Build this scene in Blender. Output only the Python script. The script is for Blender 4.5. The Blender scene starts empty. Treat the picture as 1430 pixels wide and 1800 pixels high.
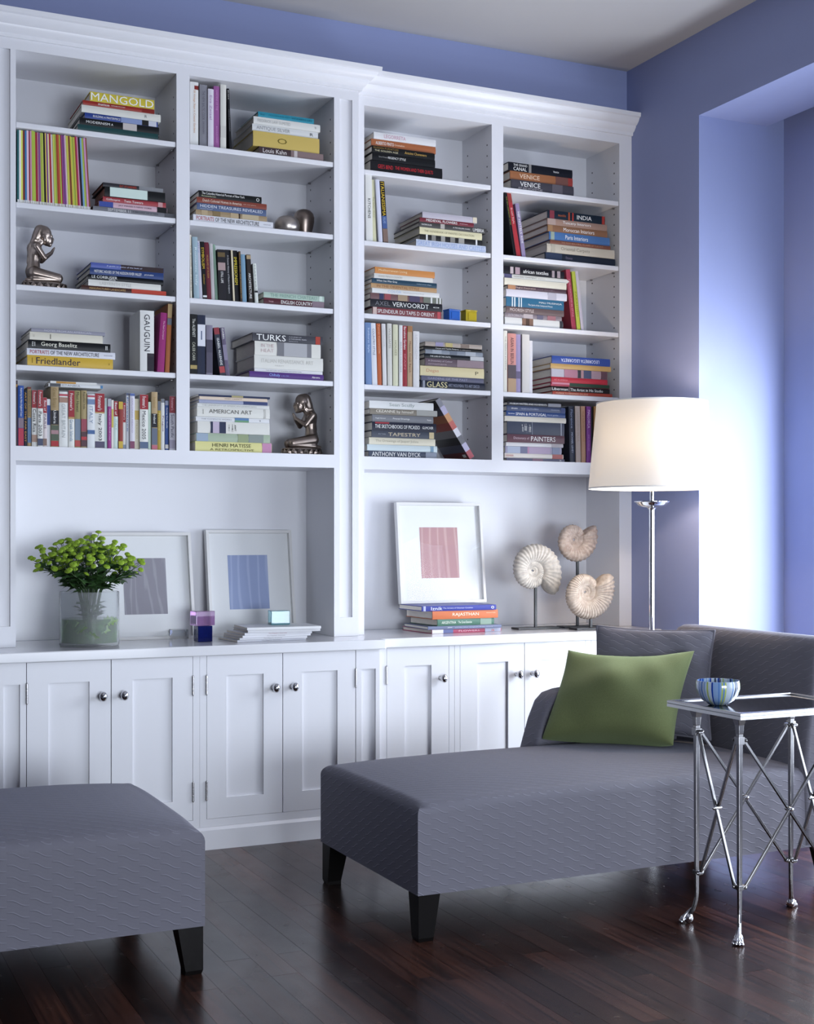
import bpy, bmesh, math, random
from mathutils import Vector, Matrix

# ------------------------------------------------------------------ camera, world, light, exposure
scene = bpy.context.scene
COL = scene.collection
PI = math.pi
vs = scene.view_settings
vs.view_transform = 'Standard'
vs.look = 'None'
vs.gamma = 1.0
vs.use_curve_mapping = False
vs.exposure = -0.88

cam_d = bpy.data.cameras.new('camera')
cam_d.sensor_fit = 'HORIZONTAL'
cam_d.sensor_width = 36.0
cam_d.lens = 2350.0 / 1430.0 * 36.0
cam_d.shift_y = 45.0 / 1430.0          # level camera with a small vertical rise
cam_d.clip_start = 0.05
cam = bpy.data.objects.new('camera', cam_d)
cam.location = (0, 0, 1.25)
cam.rotation_euler = (PI / 2, 0, -math.radians(25.09))
COL.objects.link(cam)
scene.camera = cam
scene.cycles.caustics_reflective = False
scene.cycles.max_bounces = 8
scene.cycles.diffuse_bounces = 3
scene.cycles.glossy_bounces = 3

world = bpy.data.worlds.new('sky')
world.use_nodes = True
scene.world = world
bg = world.node_tree.nodes['Background']
bg.inputs['Color'].default_value = (0.62, 0.74, 1.0, 1)
bg.inputs['Strength'].default_value = 2.5


def area(name, loc, rot, sx, sy, power, col):
    d = bpy.data.lights.new(name, 'AREA')
    d.shape = 'RECTANGLE'
    d.size, d.size_y = sx, sy
    d.energy = power
    d.color = col
    o = bpy.data.objects.new(name, d)
    o.location = loc
    o.rotation_euler = rot
    COL.objects.link(o)
    return o


# daylight just outside the tall bay windows, and an added frontal fill lamp behind the camera
area('daylight_bay', (4.355, 3.96, 1.15), (0, PI / 2, 0), 1.8, 1.44, 255, (0.83, 0.905, 1.0))
area('daylight_bay_near', (4.355, 1.60, 1.15), (0, PI / 2, 0), 1.8, 2.40, 110, (0.83, 0.905, 1.0))
area('fill_behind_camera', (2.0, -2.62, 0.88), (PI / 2, 0, 0), 2.7, 1.4, 470, (0.83, 0.905, 1.0))

# ------------------------------------------------------------------ helpers
def lin(h):
    if not isinstance(h, str):
        return tuple(h) + (1,) if len(h) == 3 else h
    h = h.lstrip('#')
    out = []
    for i in (0, 2, 4):
        c = int(h[i:i + 2], 16) / 255
        out.append(c / 12.92 if c <= 0.04045 else ((c + 0.055) / 1.055) ** 2.4)
    return tuple(out) + (1,)


_M = {}


def mat(name, col, rough=0.5, metal=0.0, key=None, **kw):
    k = key or name
    if k in _M:
        return _M[k]
    m = bpy.data.materials.new(name)
    m.use_nodes = True
    b = m.node_tree.nodes['Principled BSDF']
    b.inputs['Base Color'].default_value = lin(col)
    b.inputs['Roughness'].default_value = rough
    b.inputs['Metallic'].default_value = metal
    for n, v in kw.items():
        b.inputs[n.replace('_', ' ')].default_value = v
    _M[k] = m
    return m


def noise_colour(m, c1, c2, scale, sc3=(1, 1, 1), coords='Object', detail=4, bump=0.0, dist=0.002):
    nt = m.node_tree
    b = nt.nodes['Principled BSDF']
    tc = nt.nodes.new('ShaderNodeTexCoord')
    mp = nt.nodes.new('ShaderNodeMapping')
    mp.inputs['Scale'].default_value = sc3
    nz = nt.nodes.new('ShaderNodeTexNoise')
    nz.inputs['Scale'].default_value = scale
    nz.inputs['Detail'].default_value = detail
    rp = nt.nodes.new('ShaderNodeValToRGB')
    rp.color_ramp.elements[0].color = lin(c1)
    rp.color_ramp.elements[1].color = lin(c2)
    rp.color_ramp.elements[0].position = 0.3
    rp.color_ramp.elements[1].position = 0.7
    nt.links.new(tc.outputs[coords], mp.inputs[0])
    nt.links.new(mp.outputs[0], nz.inputs['Vector'])
    nt.links.new(nz.outputs['Fac'], rp.inputs[0])
    nt.links.new(rp.outputs[0], b.inputs['Base Color'])
    if bump:
        bp = nt.nodes.new('ShaderNodeBump')
        bp.inputs['Strength'].default_value = bump
        bp.inputs['Distance'].default_value = dist
        nt.links.new(nz.outputs['Fac'], bp.inputs['Height'])
        nt.links.new(bp.outputs[0], b.inputs['Normal'])
    return m


ORG = {}


def tag(o, label=None, cat=None, group=None, kind=None):
    if label: o['label'] = label
    if cat: o['category'] = cat
    if group: o['group'] = group
    if kind: o['kind'] = kind
    return o


def thing(name, label, cat, loc=(0, 0, 0), group=None, rot=None):
    o = bpy.data.objects.new(name, None)
    o.empty_display_size = 0.05
    o.location = loc
    if rot: o.rotation_euler = rot
    COL.objects.link(o)
    ORG[o.name] = Vector(loc)
    return tag(o, label, cat, group)


class MB:
    def __init__(s):
        s.v, s.f = [], []

    def add(s, verts, faces):
        n = len(s.v)
        s.v += [tuple(p) for p in verts]
        s.f += [tuple(i + n for i in f) for f in faces]
        return s

    def box(s, x0, x1, y0, y1, z0, z1):
        return s.add([(x0, y0, z0), (x1, y0, z0), (x1, y1, z0), (x0, y1, z0), (x0, y0, z1), (x1, y0, z1), (x1, y1, z1), (x0, y1, z1)],
                     [(0, 3, 2, 1), (4, 5, 6, 7), (0, 1, 5, 4), (1, 2, 6, 5), (2, 3, 7, 6), (3, 0, 4, 7)])

    def quad(s, a, b, c, d):
        return s.add([a, b, c, d], [(0, 1, 2, 3)])

    def sweep(s, prof, path_fn, n, closed=True):
        """prof: list of profile points, path_fn(i, p) -> 3D point"""
        m = len(prof)
        vs_ = [path_fn(i, p) for i in range(n) for p in prof]
        fs = []
        for i in range(n - 1):
            for j in range(m if closed else m - 1):
                k = (j + 1) % m
                fs.append((i * m + j, i * m + k, (i + 1) * m + k, (i + 1) * m + j))
        if closed:
            fs.append(tuple(reversed(range(m))))
            fs.append(tuple(range((n - 1) * m, n * m)))
        return s.add(vs_, fs)

    def lathe(s, prof, n=24, c=(0, 0, 0), caps=True):
        """prof: (r, z) pairs bottom to top"""
        m = len(prof)
        vs_ = []
        for i in range(n):
            a = 2 * PI * i / n
            for r, z in prof:
                vs_.append((c[0] + r * math.cos(a), c[1] + r * math.sin(a), c[2] + z))
        fs = []
        for i in range(n):
            k = (i + 1) % n
            for j in range(m - 1):
                fs.append((i * m + j, k * m + j, k * m + j + 1, i * m + j + 1))
        if caps:
            fs.append(tuple(i * m for i in reversed(range(n))))
            fs.append(tuple(i * m + m - 1 for i in range(n)))
        return s.add(vs_, fs)

    def tube(s, pts, rad, n=10, caps=True, flat=None):
        pts = [Vector(p) for p in pts]
        if not hasattr(rad, '__len__'): rad = [rad] * len(pts)
        vs_, fs = [], []
        up = None
        for i, p in enumerate(pts):
            t = (pts[min(i + 1, len(pts) - 1)] - pts[max(i - 1, 0)]).normalized()
            if up is None:
                up = Vector((0, 0, 1)) if abs(t.z) < 0.9 else Vector((0, 1, 0))
            a = t.cross(up).normalized()
            b = a.cross(t).normalized()
            up = b
            for k in range(n):
                q = 2 * PI * (k + .5) / n
                vs_.append(p + (a * math.cos(q) + b * math.sin(q)) * rad[i])
        for i in range(len(pts) - 1):
            for k in range(n):
                l = (k + 1) % n
                fs.append((i * n + k, i * n + l, (i + 1) * n + l, (i + 1) * n + k))
        if caps:
            fs.append(tuple(reversed(range(n))))
            fs.append(tuple(range((len(pts) - 1) * n, len(pts) * n)))
        return s.add(vs_, fs)

    def ball(s, c, r, nu=12, nv=8):
        if not hasattr(r, '__len__'): r = (r, r, r)
        vs_, fs = [], []
        for j in range(nv + 1):
            ph = PI * j / nv
            for i in range(nu):
                a = 2 * PI * i / nu
                vs_.append((c[0] + r[0] * math.sin(ph) * math.cos(a), c[1] + r[1] * math.sin(ph) * math.sin(a), c[2] - r[2] * math.cos(ph)))
        for j in range(nv):
            for i in range(nu):
                k = (i + 1) % nu
                fs.append((j * nu + i, j * nu + k, (j + 1) * nu + k, (j + 1) * nu + i))
        return s.add(vs_, fs)

    def mesh(s, name, off=(0, 0, 0), uv=None):
        me = bpy.data.meshes.new(name)
        me.from_pydata([(p[0] - off[0], p[1] - off[1], p[2] - off[2]) for p in s.v], [], s.f)
        bm = bmesh.new()
        bm.from_mesh(me)
        bmesh.ops.remove_doubles(bm, verts=bm.verts, dist=1e-6)
        bmesh.ops.recalc_face_normals(bm, faces=bm.faces)
        bm.to_mesh(me)
        bm.free()
        return me

    def build(s, name, m, parent=None, smooth=0, bevel=0, seg=2, local=False, kind=None):
        off = Vector((0, 0, 0))
        if parent is not None and not local:
            off = ORG[parent.name]
        me = s.mesh(name, off)
        return link(name, me, m, parent, smooth, bevel, seg, kind)


def shade(me, deg):
    if not deg: return
    for p in me.polygons: p.use_smooth = True
    if deg < 180:
        try:
            me.set_sharp_from_angle(angle=math.radians(deg))
        except Exception:
            pass


def link(name, me, m, parent=None, smooth=0, bevel=0, seg=2, kind=None):
    if m is not None:
        me.materials.clear()
        me.materials.append(m)
    shade(me, smooth)
    o = bpy.data.objects.new(name, me)
    COL.objects.link(o)
    if parent is not None:
        o.parent = parent
        ORG[o.name] = ORG[parent.name]
    else:
        ORG[o.name] = Vector((0, 0, 0))
    if bevel:
        b = o.modifiers.new('Bevel', 'BEVEL')
        b.width = bevel
        b.segments = seg
        b.limit_method = 'ANGLE'
        b.angle_limit = math.radians(40)
        b.harden_normals = False
    if kind: o['kind'] = kind
    return o


def structure(mb, name, m, bevel=0):
    return tag(mb.build(name, m, None, 0, bevel), kind='structure')


def box_uv(me, scale=1.0):
    uvl = me.uv_layers.new(name='UVMap')
    for p in me.polygons:
        n = p.normal
        ax = max(range(3), key=lambda i: abs(n[i]))
        for li in p.loop_indices:
            co = me.vertices[me.loops[li].vertex_index].co
            if ax == 0: uv = (co.y, co.z)
            elif ax == 1: uv = (co.x, co.z)
            else: uv = (co.x, co.y)
            uvl.data[li].uv = (uv[0] * scale, uv[1] * scale)


def baked(mb, name, mods, m, parent=None, smooth=60, local=False, uv=False):
    """build through modifiers and keep the evaluated mesh"""
    off = Vector((0, 0, 0)) if (parent is None or local) else ORG[parent.name]
    me = mb.mesh(name, off)
    t = bpy.data.objects.new('tmp', me)
    COL.objects.link(t)
    for kind, props in mods:
        md = t.modifiers.new(kind, kind)
        for k, v in props.items(): setattr(md, k, v)
    dg = bpy.context.evaluated_depsgraph_get()
    dg.update()
    new = bpy.data.meshes.new_from_object(t.evaluated_get(dg))
    bpy.data.objects.remove(t)
    bpy.data.meshes.remove(me)
    new.name = name
    if uv: box_uv(new)
    return link(name, new, m, parent, smooth)


_TXT = {}


def text_shape(s):
    """flat outline of a word in unit box [0,1]x[0,1]"""
    if s in _TXT: return _TXT[s]
    c = bpy.data.curves.new('t', 'FONT')
    c.body = s
    c.resolution_u = 2
    o = bpy.data.objects.new('t', c)
    COL.objects.link(o)
    dg = bpy.context.evaluated_depsgraph_get()
    dg.update()
    me = bpy.data.meshes.new_from_object(o.evaluated_get(dg))
    vs_ = [tuple(v.co) for v in me.vertices]
    fs = [tuple(p.vertices) for p in me.polygons]
    bpy.data.objects.remove(o)
    bpy.data.curves.remove(c)
    bpy.data.meshes.remove(me)
    if vs_:
        x0 = min(v[0] for v in vs_); x1 = max(v[0] for v in vs_)
        y0 = min(v[1] for v in vs_); y1 = max(v[1] for v in vs_)
        w, h = max(x1 - x0, 1e-6), max(y1 - y0, 1e-6)
        vs_ = [((v[0] - x0) / w, (v[1] - y0) / h) for v in vs_]
    _TXT[s] = (vs_, fs)
    return _TXT[s]
BOOKS = [
('L', 1.1293, 5.4268, 3.012, 0.2629, 0.0386, 0.2221, 0, 'D9C51C', [], [('MANGOLD', 0.014, 0.9854, 'ECECEA', 0.8, 0.5, 0)], 'yellow book lying on top of the stack, top shelf, first column', 'books lying on the top shelf of the first column'),
('L', 1.1004, 5.4259, 2.9945, 0.2918, 0.0171, 0.2656, 0, 'A3281B', [(0.8277, 0.996, '8C1F14', 9)], [('matisse', 0.2113, 0.366, 'ECECEA', 0.55, 0.5, 0), ('A RETROSPECTIVE IN PAINT', 0.388, 0.5864, 'ECECEA', 0.2, 0.5, 0)], 'brick-red book lying second down in the stack, top shelf, first column', 'books lying on the top shelf of the first column'),
('L', 1.0962, 5.4294, 2.9646, 0.3235, 0.0295, 0.287, 0, 'DCDBD2', [], [('R', 0.7932, 0.8236, '777777', 0.4, 0.5, 0)], 'cream-white book lying third down in the stack, top shelf, first column', 'books lying on the top shelf of the first column'),
('L', 1.1094, 5.4311, 2.9422, 0.2983, 0.022, 0.2361, 0, '2A4596', [(0.4897, 0.7798, '8FA0CF', 9), (0.7798, 0.8713, '222222', 9), (0.8713, 0.9816, 'C9CBD8', 9)], [('BUILDING A MASTERPIECE', 0.1112, 0.4807, 'ECECEA', 0.4, 0.5, 0)], 'royal-blue book lying fourth down in the stack, top shelf, first column', 'books lying on the top shelf of the first column'),
('L', 1.0884, 5.4302, 2.9132, 0.3247, 0.0286, 0.2557, 0, '14161A', [(0.5392, 0.7139, 'CFC7C4', 9)], [('MODERNISM', 0.0807, 0.3742, 'ECECEA', 0.35, 0.5, 0), ('A', 0.3907, 0.4153, 'ECECEA', 0.3, 0.5, 0)], 'white-labelled black book lying fifth down in the stack, top shelf, first column', 'books lying on the top shelf of the first column'),
('L', 1.0805, 5.4261, 2.888, 0.3271, 0.0248, 0.2597, 0, '1E4A4C', [], [], 'dark teal book lying at the bottom of the stack, top shelf, first column', 'books lying on the top shelf of the first column'),
('L', 1.1833, 5.4349, 2.6744, 0.2491, 0.0176, 0.2155, 0, '34343B', [(0.5932, 0.996, '8E9095', 9)], [('OUT OF DARKNESS', 0.2679, 0.5496, 'C6432A', 0.5, 0.5, 0)], 'slate-grey book lying on top of the stack, second shelf, first column', 'books lying on the second shelf of the first column'),
('L', 1.1886, 5.4277, 2.6355, 0.2493, 0.0385, 0.2007, 0, '15171A', [(0.0854, 0.7025, 'CFE3DA', 9)], [], 'black mint-labelled book lying second down in the stack, second shelf, first column', 'books lying on the second shelf of the first column'),
('L', 1.1833, 5.4364, 2.6134, 0.2602, 0.0217, 0.2356, 0, 'B8444C', [(0.8728, 0.9469, 'D9A0A4', 9)], [('Gillespie', 0.0511, 0.2669, 'ECECEA', 0.45, 0.5, 0), ('Twin Towers', 0.3289, 0.6307, 'ECECEA', 0.45, 0.5, 0)], 'coral-red book lying third down in the stack, second shelf, first column', 'books lying on the second shelf of the first column'),
('L', 1.1658, 5.4298, 2.5906, 0.2805, 0.0224, 0.2511, 0, 'DDB6C4', [(0.004, 0.2049, '4055A8', 9), (0.8525, 0.996, '1B1B20', 9)], [("JAY MAISEL'S NEW YORK", 0.2813, 0.7742, '2A2430', 0.35, 0.5, 0)], 'pink and blue book lying fourth down in the stack, second shelf, first column', 'books lying on the second shelf of the first column'),
('L', 1.1409, 5.4256, 2.572, 0.3414, 0.0182, 0.295, 0, '7B7C84', [(0.862, 0.996, '5B5C63', 9)], [('SEPTEMBER 11', 0.1755, 0.4458, 'D7D7D7', 0.6, 0.5, 0), ('A RECORD OF A TIME', 0.4696, 0.7812, '33333A', 0.3, 0.5, 0)], 'grey paperback book lying at the bottom of the stack, second shelf, first column', 'books lying on the second shelf of the first column'),
('L', 1.133, 5.4285, 2.3409, 0.2994, 0.0212, 0.2849, 0, '5666B4', [(0.4088, 0.996, '3A2C30', 9)], [('A guide to some of the best of', 0.2123, 0.6978, 'C6CBE6', 0.35, 0.5, 0)], 'lavender-blue book lying on top of the stack, third shelf, first column', 'books lying on the third shelf of the first column'),
('L', 1.1288, 5.4264, 2.314, 0.302, 0.0265, 0.2442, 0, '2B4580', [], [('HISTORIC HOUSES OF THE HUDSON RIVER VALLEY', 0.0576, 0.6969, 'ECECEA', 0.42, 0.5, 0), ('JONES', 0.7329, 0.8597, 'ECECEA', 0.25, 0.5, 0)], 'navy-blue book lying second down in the stack, third shelf, first column', 'books lying on the third shelf of the first column'),
('L', 1.1235, 5.4348, 2.2939, 0.3089, 0.0197, 0.26, 0, '17191E', [], [('LE CORBUSIER', 0.0478, 0.38, 'ECECEA', 0.55, 0.62, 0), ('alive', 0.271, 0.3575, 'ECECEA', 0.3, 0.2, 0)], 'white-lettered black book lying third down in the stack, third shelf, first column', 'books lying on the third shelf of the first column'),
('L', 1.1235, 5.432, 2.2678, 0.2978, 0.0256, 0.2431, 0, 'DDDCD6', [], [('LABYRINTH STYLE', 0.1561, 0.5875, 'B9B9B6', 0.5, 0.5, 0)], 'white book lying fourth down in the stack, third shelf, first column', 'books lying on the third shelf of the first column'),
('L', 1.0962, 5.4295, 2.248, 0.3472, 0.0194, 0.295, 0, '4A2A24', [(0.5826, 0.996, 'C8402C', 9)], [('MANUFACTURED LANDSCAPES', 0.0908, 0.5126, 'C9A36A', 0.4, 0.5, 0)], 'brown and scarlet book lying at the bottom of the stack, third shelf, first column', 'books lying on the third shelf of the first column'),
('L', 0.8977, 5.4258, 2.0668, 0.292, 0.0145, 0.2598, 0, '9A9AAA', [], [('NOTES FROM AN AMERICAN', 0.1746, 0.806, 'C5C5D0', 0.5, 0.5, 0)], 'lavender-grey book lying on top of the stack, fourth shelf, first column', 'books lying on the fourth shelf of the first column'),
('L', 0.8926, 5.4275, 2.0352, 0.2881, 0.0312, 0.2281, 0, 'DAD5C4', [], [('I', 0.2747, 0.2854, '77746A', 0.6, 0.5, 0), ('O', 0.0441, 0.0653, 'B0AB9C', 0.3, 0.5, 0)], 'cream book lying second down in the stack, fourth shelf, first column', 'books lying on the fourth shelf of the first column'),
('L', 0.8865, 5.4301, 2.0017, 0.3261, 0.0331, 0.295, 0, '121419', [], [('Georg Baselitz', 0.1545, 0.5871, 'F0EEDF', 0.62, 0.5, 0), ('E', 0.0467, 0.0607, 'ECECEA', 0.5, 0.5, 0), ('TASCHEN', 0.067, 0.0857, 'ECECEA', 0.5, 0.5, 0), ('II', 0.9379, 0.9608, 'ECECEA', 0.5, 0.5, 0)], 'black bold-lettered book lying third down in the stack, fourth shelf, first column', 'books lying on the fourth shelf of the first column'),
('L', 0.8824, 5.432, 1.9742, 0.3499, 0.0271, 0.2949, 0, 'DCDDE6', [], [('PORTRAITS', 0.0333, 0.2478, 'A53038', 0.55, 0.5, 0), ('OF THE NEW ARCHITECTURE', 0.2625, 0.8143, '24242A', 0.55, 0.5, 0), ('ASSOULINE', 0.8674, 0.9664, '6A6A78', 0.15, 0.5, 0)], 'white red-and-black lettered book lying fourth down in the stack, fourth shelf, first column', 'books lying on the fourth shelf of the first column'),
('L', 0.8835, 5.4286, 1.932, 0.3387, 0.0418, 0.2949, 0, 'DDB41E', [], [('Friedlander', 0.102, 0.6127, '251C3A', 0.62, 0.5, 0), ('I', 0.0539, 0.0599, '7A6110', 0.5, 0.5, 0), ('o', 0.948, 0.959, '3A2C12', 0.2, 0.5, 0)], 'golden-yellow book lying at the bottom of the stack, fourth shelf, first column', 'books lying on the fourth shelf of the first column'),
('L', 1.8428, 5.4334, 3.0456, 0.2542, 0.023, 0.2387, 0, '1E93AD', [], [('Vol', 0.0336, 0.1078, '12596A', 0.35, 0.5, 0), ('DECORATIVE ART', 0.1866, 0.5616, '187086', 0.35, 0.5, 0), ('MODERN LIFE', 0.6005, 0.9651, '12596A', 0.35, 0.5, 0)], 'turquoise book lying on top of the stack, top shelf, second column', 'books lying on the top shelf of the second column'),
('L', 1.8218, 5.4319, 3.0141, 0.3037, 0.0311, 0.2517, 0, 'DADAD6', [], [('FREDERICK LAW OLMSTED', 0.0562, 0.549, 'A9A9A6', 0.4, 0.5, 0), ('o', 0.9161, 0.9395, '8a8a8a', 0.3, 0.5, 0)], 'white book lying second down in the stack, top shelf, second column', 'books lying on the top shelf of the second column'),
('L', 1.8172, 5.4355, 2.9835, 0.2994, 0.0303, 0.2649, 0, 'D7D9D9', [], [('ANTIQUE SILVER', 0.0626, 0.5682, '8E9092', 0.58, 0.5, 0), ('R', 0.8755, 0.9248, '33343A', 0.4, 0.5, 0)], 'grey-lettered white book lying third down in the stack, top shelf, second column', 'books lying on the top shelf of the second column'),
('L', 1.8189, 5.4285, 2.9184, 0.3018, 0.0647, 0.2794, 0, 'D5B95A', [], [('O', 0.3602, 0.5041, '6E6128', 0.36, 0.5, 0)], 'thick mustard-yellow book lying fourth down in the stack, top shelf, second column', 'books lying on the top shelf of the second column'),
('L', 1.8445, 5.4264, 2.888, 0.294, 0.03, 0.287, 0, '4B3A3D', [(0.4896, 0.996, '8C7676', 9), (0.5392, 0.5888, 'CFC5C5', 9)], [('Louis Kahn', 0.0582, 0.4205, 'E6E0E0', 0.6, 0.5, 0)], 'brown white-lettered book lying at the bottom of the stack, top shelf, second column', 'books lying on the top shelf of the second column'),
('L', 1.583, 5.4341, 2.6752, 0.2757, 0.0283, 0.2381, 0, '16181A', [], [('The Columbia Historical Portrait of New York', 0.0457, 0.722, 'ECECEA', 0.36, 0.66, 0), ('Kouwenhoven', 0.0457, 0.2657, 'D8D8B0', 0.2, 0.25, 0), ('O', 0.9111, 0.9607, 'ECECEA', 0.5, 0.5, 0)], 'black white-lettered book lying on top of the stack, second shelf, second column', 'books lying on the second shelf of the second column'),
('L', 1.5737, 5.4309, 2.6514, 0.3068, 0.0234, 0.2486, 0, '8E4334', [], [('Dutch Colonial Homes in America', 0.0804, 0.6334, 'E8D8C8', 0.48, 0.5, 0), ('with color photos', 0.6572, 0.8418, 'D8C0B0', 0.2, 0.5, 0)], 'rust-red book lying second down in the stack, second shelf, second column', 'books lying on the second shelf of the second column'),
('L', 1.5748, 5.433, 2.6226, 0.304, 0.0284, 0.2395, 0, '56688F', [], [('HIDDEN TREASURES REVEALED', 0.045, 0.9473, 'DDE0E8', 0.42, 0.6, 0), ('Impressionist Masterpieces', 0.045, 0.2225, 'C8CCD8', 0.18, 0.18, 0)], 'slate-blue book lying third down in the stack, second shelf, second column', 'books lying on the second shelf of the second column'),
('L', 1.5694, 5.4319, 2.6001, 0.3123, 0.0221, 0.2913, 0, 'AB936E', [(0.0754, 0.1634, 'C2AB85', 9), (0.2341, 0.3406, '8E7850', 9), (0.4834, 0.5911, 'C2AB85', 9), (0.6001, 0.6181, '3A2A20', 9), (0.6452, 0.8811, 'C7B592', 9)], [], 'mottled tan book lying fourth down in the stack, second shelf, second column', 'books lying on the second shelf of the second column'),
('L', 1.5573, 5.4288, 2.572, 0.3513, 0.0277, 0.295, 0, 'DCDDE4', [], [('PORTRAITS', 0.0389, 0.2534, 'A53038', 0.6, 0.5, 0), ('OF THE NEW ARCHITECTURE', 0.2707, 0.8207, '24242A', 0.6, 0.5, 0), ('ASSOULINE', 0.8743, 0.9673, '6A6A78', 0.15, 0.5, 0)], 'white red-and-black lettered book lying at the bottom of the stack, second shelf, second column', 'books lying on the second shelf of the second column'),
('L', 1.8673, 5.4321, 2.2764, 0.2772, 0.0241, 0.2547, 0, 'B4CDBE', [(0.9142, 0.9678, 'C9DBD0', 9)], [('THE FRENCH CHATEAU', 0.1075, 0.8714, '7F9C90', 0.62, 0.5, 0)], 'pale green book lying on top of the stack, third shelf, second column', 'books lying on the third shelf of the second column'),
('L', 1.8673, 5.4305, 2.248, 0.276, 0.028, 0.2473, 0, '5C2A36', [(0.8002, 0.996, '8D7A86', 9)], [('ENGLISH COUNTRY', 0.2813, 0.8002, 'ECECEA', 0.55, 0.5, 0), ('house', 0.083, 0.1559, 'C8A0A8', 0.3, 0.5, 0)], 'maroon book lying at the bottom of the stack, third shelf, second column', 'books lying on the third shelf of the second column'),
('L', 1.8189, 5.4363, 2.089, 0.3196, 0.0354, 0.295, 0, '484850', [(0.8979, 0.9647, 'B8402F', 9)], [('TURKS', 0.0533, 0.4669, 'ECECEA', 0.72, 0.5, 0), ('A JOURNEY OF', 0.5123, 0.6914, 'C9C9CF', 0.14, 0.72, 0), ('A THOUSAND YEARS', 0.5123, 0.7649, 'C9C9CF', 0.14, 0.48, 0), ('Edited by Roxburgh', 0.5123, 0.6437, 'C9C9CF', 0.1, 0.2, 0)], 'charcoal white-lettered book lying on top of the stack, fourth shelf, second column', 'books lying on the fourth shelf of the second column'),
('L', 1.8274, 5.433, 2.0293, 0.301, 0.0593, 0.2633, 0, 'D9D7CF', [(0.3329, 0.8564, '7E7E84', 9), (0.4385, 0.7878, 'B4B4B8', 9)], [('IN THE', 0.0946, 0.285, 'C6B0B0', 0.25, 0.7, 0), ('HEAT', 0.0946, 0.285, 'C6B0B0', 0.25, 0.35, 0)], 'thick ivory photo-banded book lying second down in the stack, fourth shelf, second column', 'books lying on the fourth shelf of the second column'),
('L', 1.8257, 5.4334, 1.9735, 0.314, 0.0553, 0.2487, 0, 'DAD9D2', [], [('ITALIAN RENAISSANCE ART', 0.0998, 0.8546, 'BBBAB4', 0.3, 0.6, 0), ('HARTT', 0.297, 0.4258, 'BBBAB4', 0.1, 0.25, 0)], 'thick ivory book lying third down in the stack, fourth shelf, second column', 'books lying on the fourth shelf of the second column'),
('L', 1.8274, 5.4369, 1.9586, 0.3111, 0.0145, 0.2829, 0, 'DDDDE0', [], [('THE HISTORY OF MODERN ARCHITECTURE', 0.165, 0.6867, '8C8C94', 0.3, 0.5, 0)], 'thin white book lying fourth down in the stack, fourth shelf, second column', 'books lying on the fourth shelf of the second column'),
('L', 1.8019, 5.4284, 1.932, 0.3384, 0.0262, 0.295, 0, '5B3A84', [], [('Chihuly', 0.2644, 0.4056, '8FA8E8', 0.6, 0.5, 0), ('at the V&A', 0.4227, 0.5255, '7E88C8', 0.22, 0.5, 0), ('Abrams', 0.8371, 0.9473, 'ECECEA', 0.3, 0.5, 0)], 'violet book lying at the bottom of the stack, fourth shelf, second column', 'books lying on the fourth shelf of the second column'),
('L', 1.5819, 5.433, 1.8423, 0.3141, 0.0085, 0.2692, 0, '2C3657', [(0.4584, 0.6195, 'B4A770', 9)], [], 'thin navy book lying on top of the stack, bottom shelf, second column', 'books lying on the bottom shelf of the second column'),
('L', 1.5847, 5.4305, 1.8283, 0.2987, 0.0136, 0.2343, 0, 'DCC8B4', [], [('MARY CASSATT', 0.37, 0.6233, '8D7C70', 0.45, 0.5, 0)], 'peach book lying second down in the stack, bottom shelf, second column', 'books lying on the bottom shelf of the second column'),
('L', 1.5819, 5.4264, 1.8137, 0.3014, 0.0142, 0.2452, 0, 'A4AAC6', [(0.6417, 0.996, '3E4A78', 9)], [], 'pale periwinkle book lying third down in the stack, bottom shelf, second column', 'books lying on the bottom shelf of the second column'),
('L', 1.5765, 5.4342, 1.7976, 0.3167, 0.0157, 0.2507, 0, 'DADAD6', [], [('THE UNIVERSITY OF AMERICAN LANDSCAPES', 0.0606, 0.8195, 'A4A4A0', 0.4, 0.5, 0)], 'thin white book lying fourth down in the stack, bottom shelf, second column', 'books lying on the bottom shelf of the second column'),
('L', 1.5737, 5.428, 1.7576, 0.3194, 0.0396, 0.2574, 0, 'DAD9D2', [(0.9193, 0.9462, 'C8C7C0', 9)], [('AMERICAN ART', 0.1599, 0.7499, '55534F', 0.42, 0.58, 0), ('I', 0.0772, 0.0875, 'A9A8A2', 0.5, 0.5, 0)], 'thick ivory dark-lettered book lying fifth down in the stack, bottom shelf, second column', 'books lying on the bottom shelf of the second column'),
('L', 1.571, 5.4355, 1.7381, 0.3221, 0.0191, 0.2764, 0, 'DADBDE', [(0.5244, 0.7169, '5C86B8', 9), (0.5244, 0.7169, '6FA37A', -1)], [('THE COMPLETE WORKS', 0.068, 0.4809, '9A9CA2', 0.3, 0.5, 0), ('a', 0.8633, 0.881, '444444', 0.3, 0.5, 0)], 'white blue-and-green blocked book lying sixth down in the stack, bottom shelf, second column', 'books lying on the bottom shelf of the second column'),
('L', 1.5765, 5.4304, 1.6885, 0.3167, 0.0492, 0.2521, 0, 'DBDAD3', [(0.177, 0.3873, '2A3350', 9), (0.2084, 0.2959, 'C7B8CE', 9)], [('H', 0.4225, 0.4402, '8a8a86', 0.6, 0.5, 0), ('A', 0.4684, 0.4896, '555552', 0.7, 0.5, 0), ('R', 0.5109, 0.5321, '555552', 0.5, 0.5, 0)], 'thick ivory pictured book lying seventh down in the stack, bottom shelf, second column', 'books lying on the bottom shelf of the second column'),
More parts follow.
